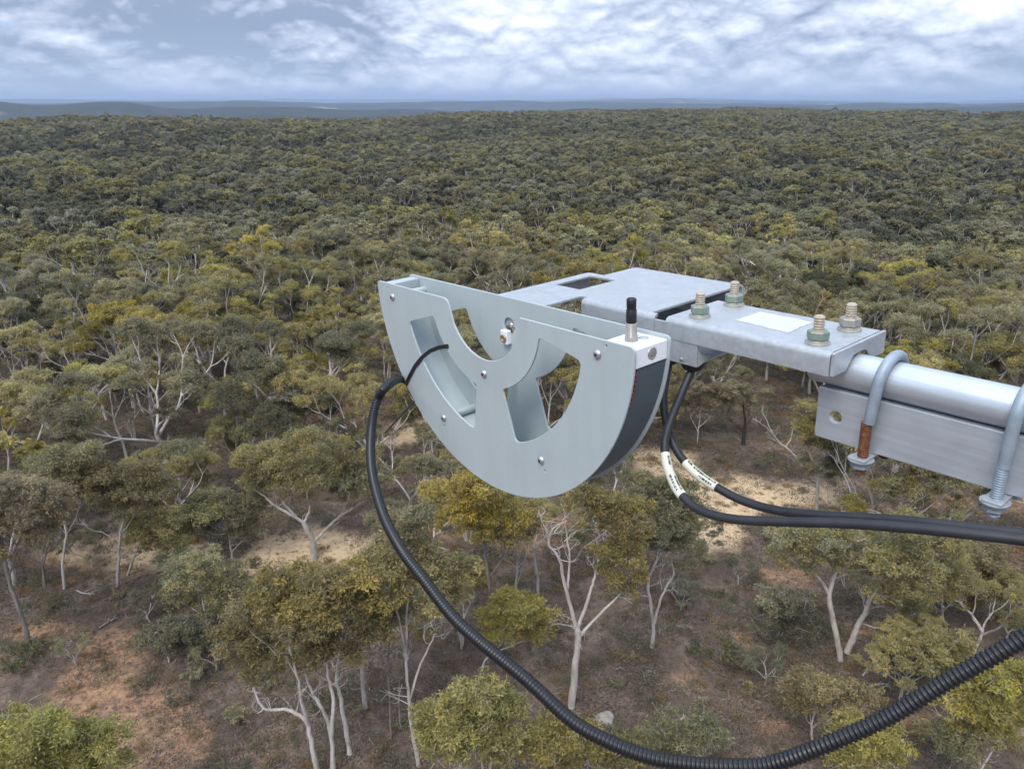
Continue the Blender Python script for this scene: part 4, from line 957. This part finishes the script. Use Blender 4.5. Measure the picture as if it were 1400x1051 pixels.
# lug with brass ring bolted through the rear plate
u, z = loc2(-.070, -.225)
lug = P_(MB().box(u - .0062, u + .0062, NR - .007, NR + .0004, z - .0085, z + .0085, .001), 'lug', 'white')
P_(MB().lathe((u, NR - .0068, z - .001), (0, -1, 0), [(.0052, 0), (.0052, .002), (.0034, .0025), (.0032, .001), (.0012, .001)], 18), 'brass_ring', 'brass', lug)
P_(MB().lathe((u + .003, NR + .006, z + .0135), (0, -1, 0), [(.0036, 0), (.0036, .004), (.001, .0046)], 12), 'bracket_screw', 'screw')
# peg on the end block
pu, pn, pz = UC + .882 * RR, 1.05 * K0, zb0 - .0005
peg = P_(MB().lathe((pu, pn, pz), (0, 0, 1), [(.0066, 0), (.0060, .006), (.0055, .0062), (.0055, .0175), (.0048, .018)], 20), 'peg_sleeve', 'clear')
P_(MB().lathe((pu, pn, pz + .0172), (0, 0, 1), [(.0044, 0), (.0050, .002), (.0050, .0135), (.0042, .0145), (.0046, .0155), (.0047, .0235), (.0040, .0245), (.0030, .0245), (.0028, .0225)], 20), 'peg_cap', 'black', peg)

# ---------------- mounting bracket: folded galvanised sheet behind the instrument
ZT = -.2144
brk, bb = rig_thing('mounting_bracket', (-.60, .65, -.262), 'folded galvanised steel bracket with square window behind the half-disc', 'bracket')
def B_(mb, name, m, par=brk): return mb.build(name, M[m], par, xf, bb)
def flat(outline, holes, thick, ztop, bevel=.0006):
    v, f = sheet(outline, holes, thick, bevel); return MB().add([(x, y, ztop - thick / 2 + z) for x, y, z in v], f)
top = [(-.706, NR + PT + .0005), (-.706, .712), (-.678, .712), (-.678, .772), (-.512, .772), (-.512, .6105), (-.6115, .6105), (-.6115, .615), (-.622, .615), (-.622, NR + PT + .0005)]
win = rounded([(-.690, .636), (-.690, .700), (-.646, .700), (-.646, .636)], .002)
B_(flat(rounded(top, [.002, .003, .002, .006, .006, .002, .0, .002, .002, .002]), [win], .003, ZT), 'top_sheet', 'galv')
def bend(u0, u1, nn, dirn, zbot, r=.0065, t=.003, ztop=ZT, seg=8):
    """quarter bend from the top sheet down into a flange; dirn -1 = towards the camera"""
    prof = []
    for k in range(seg + 1):
        a = math.pi / 2 * k / seg; prof.append((nn + dirn * r * math.sin(a), ztop - r + r * math.cos(a)))
    prof.append((nn + dirn * r, zbot)); inner = [(nn + dirn * max(0, r - t) * math.sin(math.pi / 2 * k / seg), ztop - r + (r - t) * math.cos(math.pi / 2 * k / seg)) for k in range(seg + 1)] + [(nn + dirn * (r - t), zbot)]
    loop = prof + inner[::-1]; m = len(loop); v = [(u0, a, b) for a, b in loop] + [(u1, a, b) for a, b in loop]
    f = [(i, (i + 1) % m, m + (i + 1) % m, m + i) for i in range(m)]
    n_ = len(prof)
    for off in (0, m):
        for i in range(n_ - 1): f.append((off + i, off + i + 1, off + m - 2 - i, off + m - 1 - i))
    return MB().add(v, f, False)
nf = B_(bend(-.6115, -.5035, .6105, -1, -.2605), 'near_flange', 'galv')
B_(bend(-.678, -.5125, .772, 1, -.2605), 'far_flange', 'galv')
B_(MB().box(-.5034, -.4475, .6042, .6070, -.2604, -.2193, .0005), 'side_arm', 'galv')
B_(MB().box(-.7058, -.703, NR + PT + .001, .711, -.240, ZT - .0032, .0005), 'end_flange', 'galv')
B_(MB().box(-.7020, -.623, NR + PT + .0004, NR + PT + .0034, -.250, ZT - .0034, .0005), 'mounting_tab', 'galv')
B_(MB().box(-.655, -.451, .612, .770, -.2604, -.2575, .0005), 'base_sheet', 'galv')
# curved gusset at the end of the arm
g = [(.6072, -.2604)] + [(.6072 + .020 * (1 - math.sin(math.pi / 2 * i / 10)), -.2425 - .0100 * (1 - math.cos(math.pi / 2 * i / 10)) * 1.0) for i in range(11)][::-1]
g = [(.6072, -.2604), (.6200, -.2570), (.6290, -.2520)] + [(.629 - .0218 * math.sin(math.pi / 2 * i / 9), -.252 + .0125 * (1 - math.cos(math.pi / 2 * i / 9))) for i in range(1, 10)]
gm = MB(); gv = [(-.4505, a, b) for a, b in g] + [(-.4475, a, b) for a, b in g]; m_ = len(g)
gm.add(gv, [tuple(range(m_)), tuple(range(m_, 2 * m_))[::-1]] + [(i, (i + 1) % m_, m_ + (i + 1) % m_, m_ + i) for i in range(m_)]); B_(gm, 'gusset', 'paint')
sc_ = B_(MB().lathe((-.4665, .6043, -.2553), (0, -1, 0), [(.0022, 0), (.0020, .0012), (.0008, .0015)], 12), 'screw', 'bolt')
GL = [(-.463, .619), (-.4945, .619)]
for u, n in GL:
    B_(MB().lathe((u, n, -.2600), (0, 0, -1), [(.0125, 0), (.0125, .002), (.0118, .0055), (.0098, .0085), (.0065, .0105), (.0052, .0108)], 24), 'cable_gland', 'black')

# ---------------- clamp: inverted channel with four bolts
cl, cb = rig_thing('boom_clamp', (-.398, .650, -.237), 'galvanised steel channel clamp with four nutted studs and a white sticker', 'clamp')
def C_(mb, name, m, par=cl): return mb.build(name, M[m], par, xf, cb)
CU0, CU1, CN0, CN1, CZB = -.4880, -.3080, .6035, .6985, -.2362
def channel(u0, u1, n0, n1, zb, zt, r=.006, t=.0032, seg=7):
    out = [(n0, zb)] + [(n0 + r - r * math.cos(math.pi / 2 * k / seg), zt - r + r * math.sin(math.pi / 2 * k / seg)) for k in range(seg + 1)] + \
          [(n1 - r + r * math.sin(math.pi / 2 * k / seg), zt - r + r * math.cos(math.pi / 2 * k / seg)) for k in range(seg + 1)] + [(n1, zb)]
    ri = r - t
    inn = [(n0 + t, zb)] + [(n0 + t + ri - ri * math.cos(math.pi / 2 * k / seg), zt - t - ri + ri * math.sin(math.pi / 2 * k / seg)) for k in range(seg + 1)] + \
          [(n1 - t - ri + ri * math.sin(math.pi / 2 * k / seg), zt - t - ri + ri * math.cos(math.pi / 2 * k / seg)) for k in range(seg + 1)] + [(n1 - t, zb)]
    m = len(out); us = [u0, u0 + .001, u1 - .001, u1]; v = []; f = []
    for u in us: v += [(u, a, b) for a, b in out] + [(u, a, b) for a, b in inn]
    for s in range(3):
        o0, o1 = s * 2 * m, (s + 1) * 2 * m
        for i in range(m - 1):
            f += [(o0 + i, o0 + i + 1, o1 + i + 1, o1 + i), (o0 + m + i, o1 + m + i, o1 + m + i + 1, o0 + m + i + 1)]
        for i in (0, m - 1): f.append((o0 + i, o1 + i, o1 + m + i, o0 + m + i))
    for o0 in (0, 3 * 2 * m):
        for i in range(m - 1): f.append((o0 + i, o0 + m + i, o0 + m + i + 1, o0 + i + 1))
    return MB().add(v, f, True)
ch = C_(channel(CU0, CU1, CN0, CN1, CZB, ZT), 'channel', 'galv')
for p in ch.data.polygons: p.use_smooth = True
try: ch.data.set_sharp_from_angle(angle=math.radians(30))
except Exception: pass
PN, PZ, PR = .650, -.2432, .0169
def halfmoon(side):
    a = [(CN0 + .0006, CZB), (CN0 + .0006, ZT - .0002), (PN, ZT - .0002)] if side < 0 else [(PN, ZT - .0002), (CN1 - .0006, ZT - .0002), (CN1 - .0006, CZB)]
    h = ZT - .0085
    if side < 0: a += [(PN, h), (PN - .012, h - .002), (PN - .0225, CZB)]
    else: a += [(PN + .0225, CZB), (PN + .012, h - .002), (PN, h)]
    return a
fl = MB()
for s in (-1, 1):
    v, f = sheet(rounded(halfmoon(s), .0012, 3), [], .003, .0005); fl.add([(CU1 + .0022 + z, x, y) for x, y, z in v], f)
C_(fl, 'end_flap', 'galv')
def hexnut(mb, c, ax_z, af, h):
    r = af / math.sqrt(3); v = []; f = []
    prof = [(r * .88, 0), (r, h * .14), (r, h * .86), (r * .88, h)]
    for rr2, t in prof:
        for k in range(6):
            a = math.pi / 3 * k + .35; v.append((c[0] + rr2 * math.cos(a), c[1] + rr2 * math.sin(a), c[2] + ax_z * t))
    for i in range(3):
        for k in range(6): f.append((i * 6 + k, i * 6 + (k + 1) % 6, i * 6 + 6 + (k + 1) % 6, i * 6 + 6 + k))
    f += [tuple(range(6))[::-1], tuple(range(18, 24))]; return mb.add(v, f, False)
def threaded(mb, c, ax_z, r, h, pitch=.0024, seg=16):
    prof = []; t = 0
    while t < h - .001: prof += [(r * .80, t), (r, t + pitch * .35), (r, t + pitch * .6), (r * .80, t + pitch * .95)]; t += pitch
    prof += [(r * .86, h - .0008), (r * .72, h)]; return mb.lathe(c, (0, 0, ax_z), prof, seg)
for i, (u, n) in enumerate([(-.4630, .6275), (-.4640, .6880), (-.3305, .6220), (-.3300, .6780)]):
    bo = C_(threaded(MB(), (u, n, ZT - .018), 1, .0049, .018 + .0255), 'stud', 'thread')
    C_(hexnut(MB(), (u, n, ZT + .0036), 1, .0168, .0085), 'nut', 'nut' if i != 3 else 'bolt', bo)
    C_(MB().lathe((u, n, ZT + .0001), (0, 0, 1), [(.0108, 0), (.0108, .0016), (.0055, .0018)], 28), 'washer', 'bolt', bo)
    C_(MB().lathe((u, n, ZT + .0018), (0, 0, 1), [(.0086, 0), (.0086, .0016), (.0055, .0018)], 24), 'spring_washer', 'bolt', bo)
# torn white sticker
rsx = np.random.RandomState(8); base_ = [(-.4270, .6385), (-.4262, .680), (-.3672, .678), (-.3665, .633)]; edge = []
for i in range(4):
    a = np.array(base_[i]); b = np.array(base_[(i + 1) % 4])
    for t in np.linspace(0, 1, 9)[:-1]: edge.append(tuple(a + (b - a) * t + (rsx.rand(2) - .5) * (.0022 if 0 < t else 0)))
sv = [(x, y, ZT + .0006) for x, y in edge] + [(x, y, ZT + .0001) for x, y in edge]; ne = len(edge)
C_(MB().add(sv, [tuple(range(ne)), tuple(range(ne, 2 * ne))[::-1]] + [(i, (i + 1) % ne, ne + (i + 1) % ne, ne + i) for i in range(ne)]), 'sticker', 'paper')

# ---------------- boom pipe and square bar
pp, pb = rig_thing('boom_pipe', (-.345, PN, PZ - PR), 'round bare aluminium boom pipe running out of the clamp', 'pipe')
MB().lathe((-.345, PN, PZ), (1, 0, 0), [(PR - .003, .0), (PR - .0008, .0), (PR, .0008)] + [(PR, t) for t in np.linspace(.02, .95, 30)], 48).build('tube', M['alu'], pp, xf, pb)
MB().lathe((-.3475, PN, PZ), (1, 0, 0), [(PR * .6, 0), (PR * .97, .001), (PR * .97, .0026)], 32).build('end_cap', M['black'], pp, xf, pb)
bz0, bz1, bn0, bn1, bu0 = -.3105, PZ - PR - .0001, .637, .663, -.3330
bar, barb = rig_thing('angle_bar', (bu0, bn0, bz0), 'flat-faced aluminium angle bar with a drilled hole strapped under the pipe', 'bar')
ol = rounded([(bu0, bz0), (bu0, bz1), (.60, bz1), (.60, bz0)], [.003, .0012, .001, .001], 4); hole = circ((-.3140, -.2863), .0058, 22)
plate2d(ol, [hole], .0048, bn0, .0006).build('face_leg', M['alu'], bar, xf, barb)
MB().box(bu0 + .001, .60, bn0 + .0047, bn1 + .012, bz1 - .0048, bz1 - .0002, .0004).build('top_leg', M['alu'], bar, xf, barb)

# ---------------- U-bolts
def ubolt(ut, ub, label, rusty):
    t_, tb_ = rig_thing('u_bolt', (ub, PN, -.327), label, 'u-bolt')
    Ro, rr2 = .0222, .0049; pts_ = []
    def uu(z): return ub + (ut - ub) * (z + .313) / .088
    zs = -.279 if rusty else -.285
    for z in np.linspace(zs, PZ, 6): pts_.append((uu(z), PN - Ro, z))
    for k in range(1, 16): a = math.pi * k / 16; pts_.append((uu(PZ + Ro * math.sin(a)), PN - Ro * math.cos(a), PZ + Ro * math.sin(a)))
    for z in np.linspace(PZ, zs, 6): pts_.append((uu(z), PN + Ro, z))
    MB().tube(pts_, rr2, 16).build('rod', M['ubolt'], t_, xf, tb_)
    for s in (-1, 1):
        th_ = threaded(MB(), (uu(-.30), PN + s * Ro, zs + .001), -1, .0047, .329 + zs + .001, .0021)
        th_.build('thread', M['rust' if rusty else 'ubolt'], t_, xf, tb_)
        nt_ = hexnut(MB(), (ub, PN + s * Ro, -.3165), -1, .0150, .0068).build('nut', M['ubolt'], t_, xf, tb_)
        MB().lathe((ub, PN + s * Ro, -.3148), (0, 0, -1), [(.0112, 0), (.0112, .0015), (.005, .0017)], 26).build('washer', M['galv'], t_, xf, tb_)
    MB().box(ub - .0075, ub + .0075, PN - Ro - .0085, PN + Ro + .0085, -.3147, -.3122, .0008).build('saddle_strap', M['galv'], t_, xf, tb_)
ubolt(-.2735, -.2822, 'u-bolt with rust-red thread nearest the clamp', True)
ubolt(-.1690, -.1728, 'u-bolt with clean grey thread farther from the clamp', False)

# ---------------- cables
def strand(name, label, pts_, r, m, cat='cable', seg=14, per=12):
    b = np.array(pts_[0]); e = empty(name, tuple(xf(b)), label, cat); sp = crspline(pts_, per)
    MB().tube(sp, r, seg).build('sheath', M[m], e, xf, xf(b)); return e, xf(b), sp
def sleeve(e, b, sp, i0, i1, r, marks, seed):
    s_ = MB().tube(sp[i0:i1 + 1], [r * .96] + [r] * (i1 - i0 - 1) + [r * .96], 16).build('label_sleeve', M['label'], e, xf, b)
    q = np.random.RandomState(seed); ink = MB(); S = np.array(sp[i0:i1 + 1])
    cdir = -S.mean(0) / np.linalg.norm(S.mean(0))
    for row, (f0, f1, ang) in enumerate(marks):
        t = f0
        while t < f1:
            x = t * (len(S) - 1); i = min(int(x), len(S) - 2); p = S[i] + (S[i + 1] - S[i]) * (x - i)
            T = (S[i + 1] - S[i]); T /= np.linalg.norm(T); side = np.cross(T, cdir); side /= np.linalg.norm(side); nn = np.cross(side, T)
            if nn @ cdir < 0: nn = -nn
            d = nn * math.cos(ang) + side * math.sin(ang); w_ = np.cross(T, d); c = p + d * (r + .00015)
            hl = .0011; wl = .00035
            for k in range(q.randint(1, 3)):
                o = T * (k * .0007); a = q.rand() * .8 - .4; dv = w_ * hl + T * hl * a; ev = T * wl
                ink.add([c + o - dv - ev, c + o - dv + ev, c + o + dv + ev, c + o + dv - ev], [(0, 1, 2, 3)])
            t += .034
    ink.build('print', M['ink'], s_, xf, b)
gA, gB = GL
A_ = [np.array((gA[0], gA[1], -.268))] + [dep(x, y, d) for x, y, d in [(931, 540, .79), (918, 572, .785), (909, 604, .775), (911, 630, .765), (918, 652, .755), (930, 674, .74), (955, 696, .72), (1000, 709, .69), (1070, 713, .655), (1150, 715, .62), (1240, 721, .585), (1330, 730, .555), (1420, 741, .53), (1560, 765, .49)]]
B2 = [np.array((gB[0], gB[1], -.268))] + [dep(x, y, d) for x, y, d in [(907, 545, .80), (913, 585, .795), (924, 613, .785), (937, 632, .775), (956, 650, .762), (980, 666, .748), (1015, 684, .728), (1060, 697, .70), (1120, 704, .665), (1190, 708, .63), (1260, 714, .595), (1340, 723, .565), (1420, 733, .54), (1560, 757, .50)]]
A_ += [np.array(p) for p in ((.06, .598, -.312), (.25, .618, -.328), (.58, .628, -.332))]; B2 += [np.array(p) for p in ((.06, .612, -.314), (.25, .628, -.331), (.58, .640, -.333))]
e1, b1, s1 = strand('sensor_cable', 'black cable with short white printed sleeve hanging in the lower curve', A_, .0043, 'cable')
e2, b2, s2 = strand('sensor_cable', 'black cable with long white printed sleeve sweeping in the upper curve', B2, .0043, 'cable')
sleeve(e1, b1, s1, 43, 74, .0050, [(.55, .9, .1), (.1, .3, -.6), (.6, .95, -.75)], 1)
sleeve(e2, b2, s2, 48, 72, .0050, [(.55, .92, .1), (.3, .95, -.65), (.08, .22, -.7)], 2)

# ---------------- corrugated conduit and its tie
c0 = np.array((*pol(1.02, -137), 0))
st = [np.array((pol(1.018, -128)[0], NF + .022, pol(1.018, -128)[1])), np.array((pol(1.022, -136)[0], NF + .020, pol(1.022, -136)[1])), onN(552, 519, NF + .014)]
d0 = 0.845
path = st + [dep(x, y, d) for x, y, d in [(530, 527, .85), (516, 547, .845), (508, 585, .83), (508, 640, .79), (523, 700, .735), (547, 748, .69), (578, 790, .66), (629, 853, .62), (719, 928, .57), (781, 984, .54), (836, 1015, .52), (891, 1035, .505), (946, 1044, .492), (1000, 1047, .48), (1056, 1043, .47), (1134, 1015, .455), (1213, 980, .445), (1291, 933, .435), (1369, 890, .425), (1460, 838, .415), (1600, 765, .40)]]
path += [np.array(p) for p in ((.12, .535, -.245), (.32, .600, -.258), (.58, .622, -.268))]
sp = np.array(crspline(path, 40)); dl = np.r_[0, np.cumsum(np.linalg.norm(np.diff(sp, axis=0), axis=1))]
pitch_ = .0030; ss = []; rad = []; t = 0
while t < dl[-1] - pitch_:
    for f_, r_ in ((0, .0041), (.24, .0051), (.58, .0051), (.82, .0041)): ss.append(t + f_ * pitch_); rad.append(r_)
    t += pitch_
cpts = np.stack([np.interp(ss, dl, sp[:, k]) for k in range(3)], 1)
cd_ = empty('conduit', tuple(xf(path[0])), 'black corrugated conduit looping down from the half-disc', 'conduit')
MB().tube(cpts, rad, 16).build('hose', M['conduit'], cd_, xf, xf(path[0]))
def ribbon(mb, pts_, nrm, w_, t_):
    pts_ = [np.array(p) for p in pts_]; n = len(pts_); v = []; f = []
    for i in range(n):
        T = pts_[min(i + 1, n - 1)] - pts_[max(i - 1, 0)]; T /= np.linalg.norm(T) + 1e-9; nn = np.array(nrm[i], float); s = np.cross(T, nn); s /= np.linalg.norm(s) + 1e-9; nn = np.cross(s, T)
        ww = w_[i] if isinstance(w_, (list, tuple)) else w_
        v += [pts_[i] - s * ww / 2, pts_[i] + s * ww / 2, pts_[i] + s * ww / 2 + nn * t_, pts_[i] - s * ww / 2 + nn * t_]
    for i in range(n - 1):
        for k in range(4): f.append((i * 4 + k, i * 4 + (k + 1) % 4, i * 4 + 4 + (k + 1) % 4, i * 4 + 4 + k))
    f += [(0, 1, 2, 3), ((n - 1) * 4 + 3, (n - 1) * 4 + 2, (n - 1) * 4 + 1, (n - 1) * 4)]
    return mb.add(v, f)
tie = empty('cable_tie', tuple(xf(onN(556, 524, NF))), 'black cable tie strapping the conduit to the edge of the half-disc', 'cable tie'); tbv = xf(onN(556, 524, NF))
fp = [onN(x, y, NF - .0004) for x, y in [(612, 473), (600, 475), (588, 480), (577, 489), (568, 500), (561, 513), (556, 524)]]
loop_ = [fp[0] + np.array([.003, .012, -.002]), fp[0] + np.array([.002, .003, 0])] + fp
nr_ = [(0, -1, 0)] * len(loop_)
e_ = fp[-1]; od = np.array([math.cos(math.radians(-142)), 0, math.sin(math.radians(-142))])
loop_ += [e_ + od * .004 + np.array([0, .001, 0]), e_ + od * .011 + np.array([0, .008, 0]), e_ + od * .012 + np.array([0, .018, 0]), e_ + od * .008 + np.array([0, .030, 0]), e_ + od * .001 + np.array([0, .045, 0])]
nr_ += [tuple(od * .6 + np.array([0, -.8, 0])), tuple(od), tuple(od), tuple(od * .8 + np.array([0, .5, 0])), tuple(od)]
ribbon(MB(), loop_, nr_, .0052, .0012).build('strap', M['black'], tie, xf, tbv)
ribbon(MB(), [onN(572, 543, .5515), onN(560, 556, .552), onN(545, 572, .5525), onN(527, 592, .553)], [(-.6, -.8, .2)] * 4, [.0055, .0052, .0042, .0020], .0013).build('tail', M['black'], tie, xf, tbv)
MB().box(*(lambda q: (q[0] - .004, q[0] + .004, NF + .040, NF + .049, q[2] - .004, q[2] + .004))(e_ + od * .004), .001).build('ratchet_head', M['black'], tie, xf, tbv)


# ------------------------------------------------------------------ haze: pale air round everything
hz = MB().box(-60000, 60000, -60000, 60000, -125, 170).build('haze', M['black'])
hm = bpy.data.materials.new('haze'); hm.use_nodes = True; h = hm.node_tree; h.nodes.clear()
ho = N(h, 'ShaderNodeOutputMaterial'); hv = N(h, 'ShaderNodeVolumePrincipled')
hv.inputs['Color'].default_value = (0.62, 0.76, 1.0, 1); hv.inputs['Density'].default_value = 9e-5; hv.inputs['Anisotropy'].default_value = 0.2
L(h, hv.outputs[0], ho.inputs['Volume']); hz.data.materials.clear(); hz.data.materials.append(hm)
tag(hz, 'thin blue haze over the woodland and hills', kind='stuff')
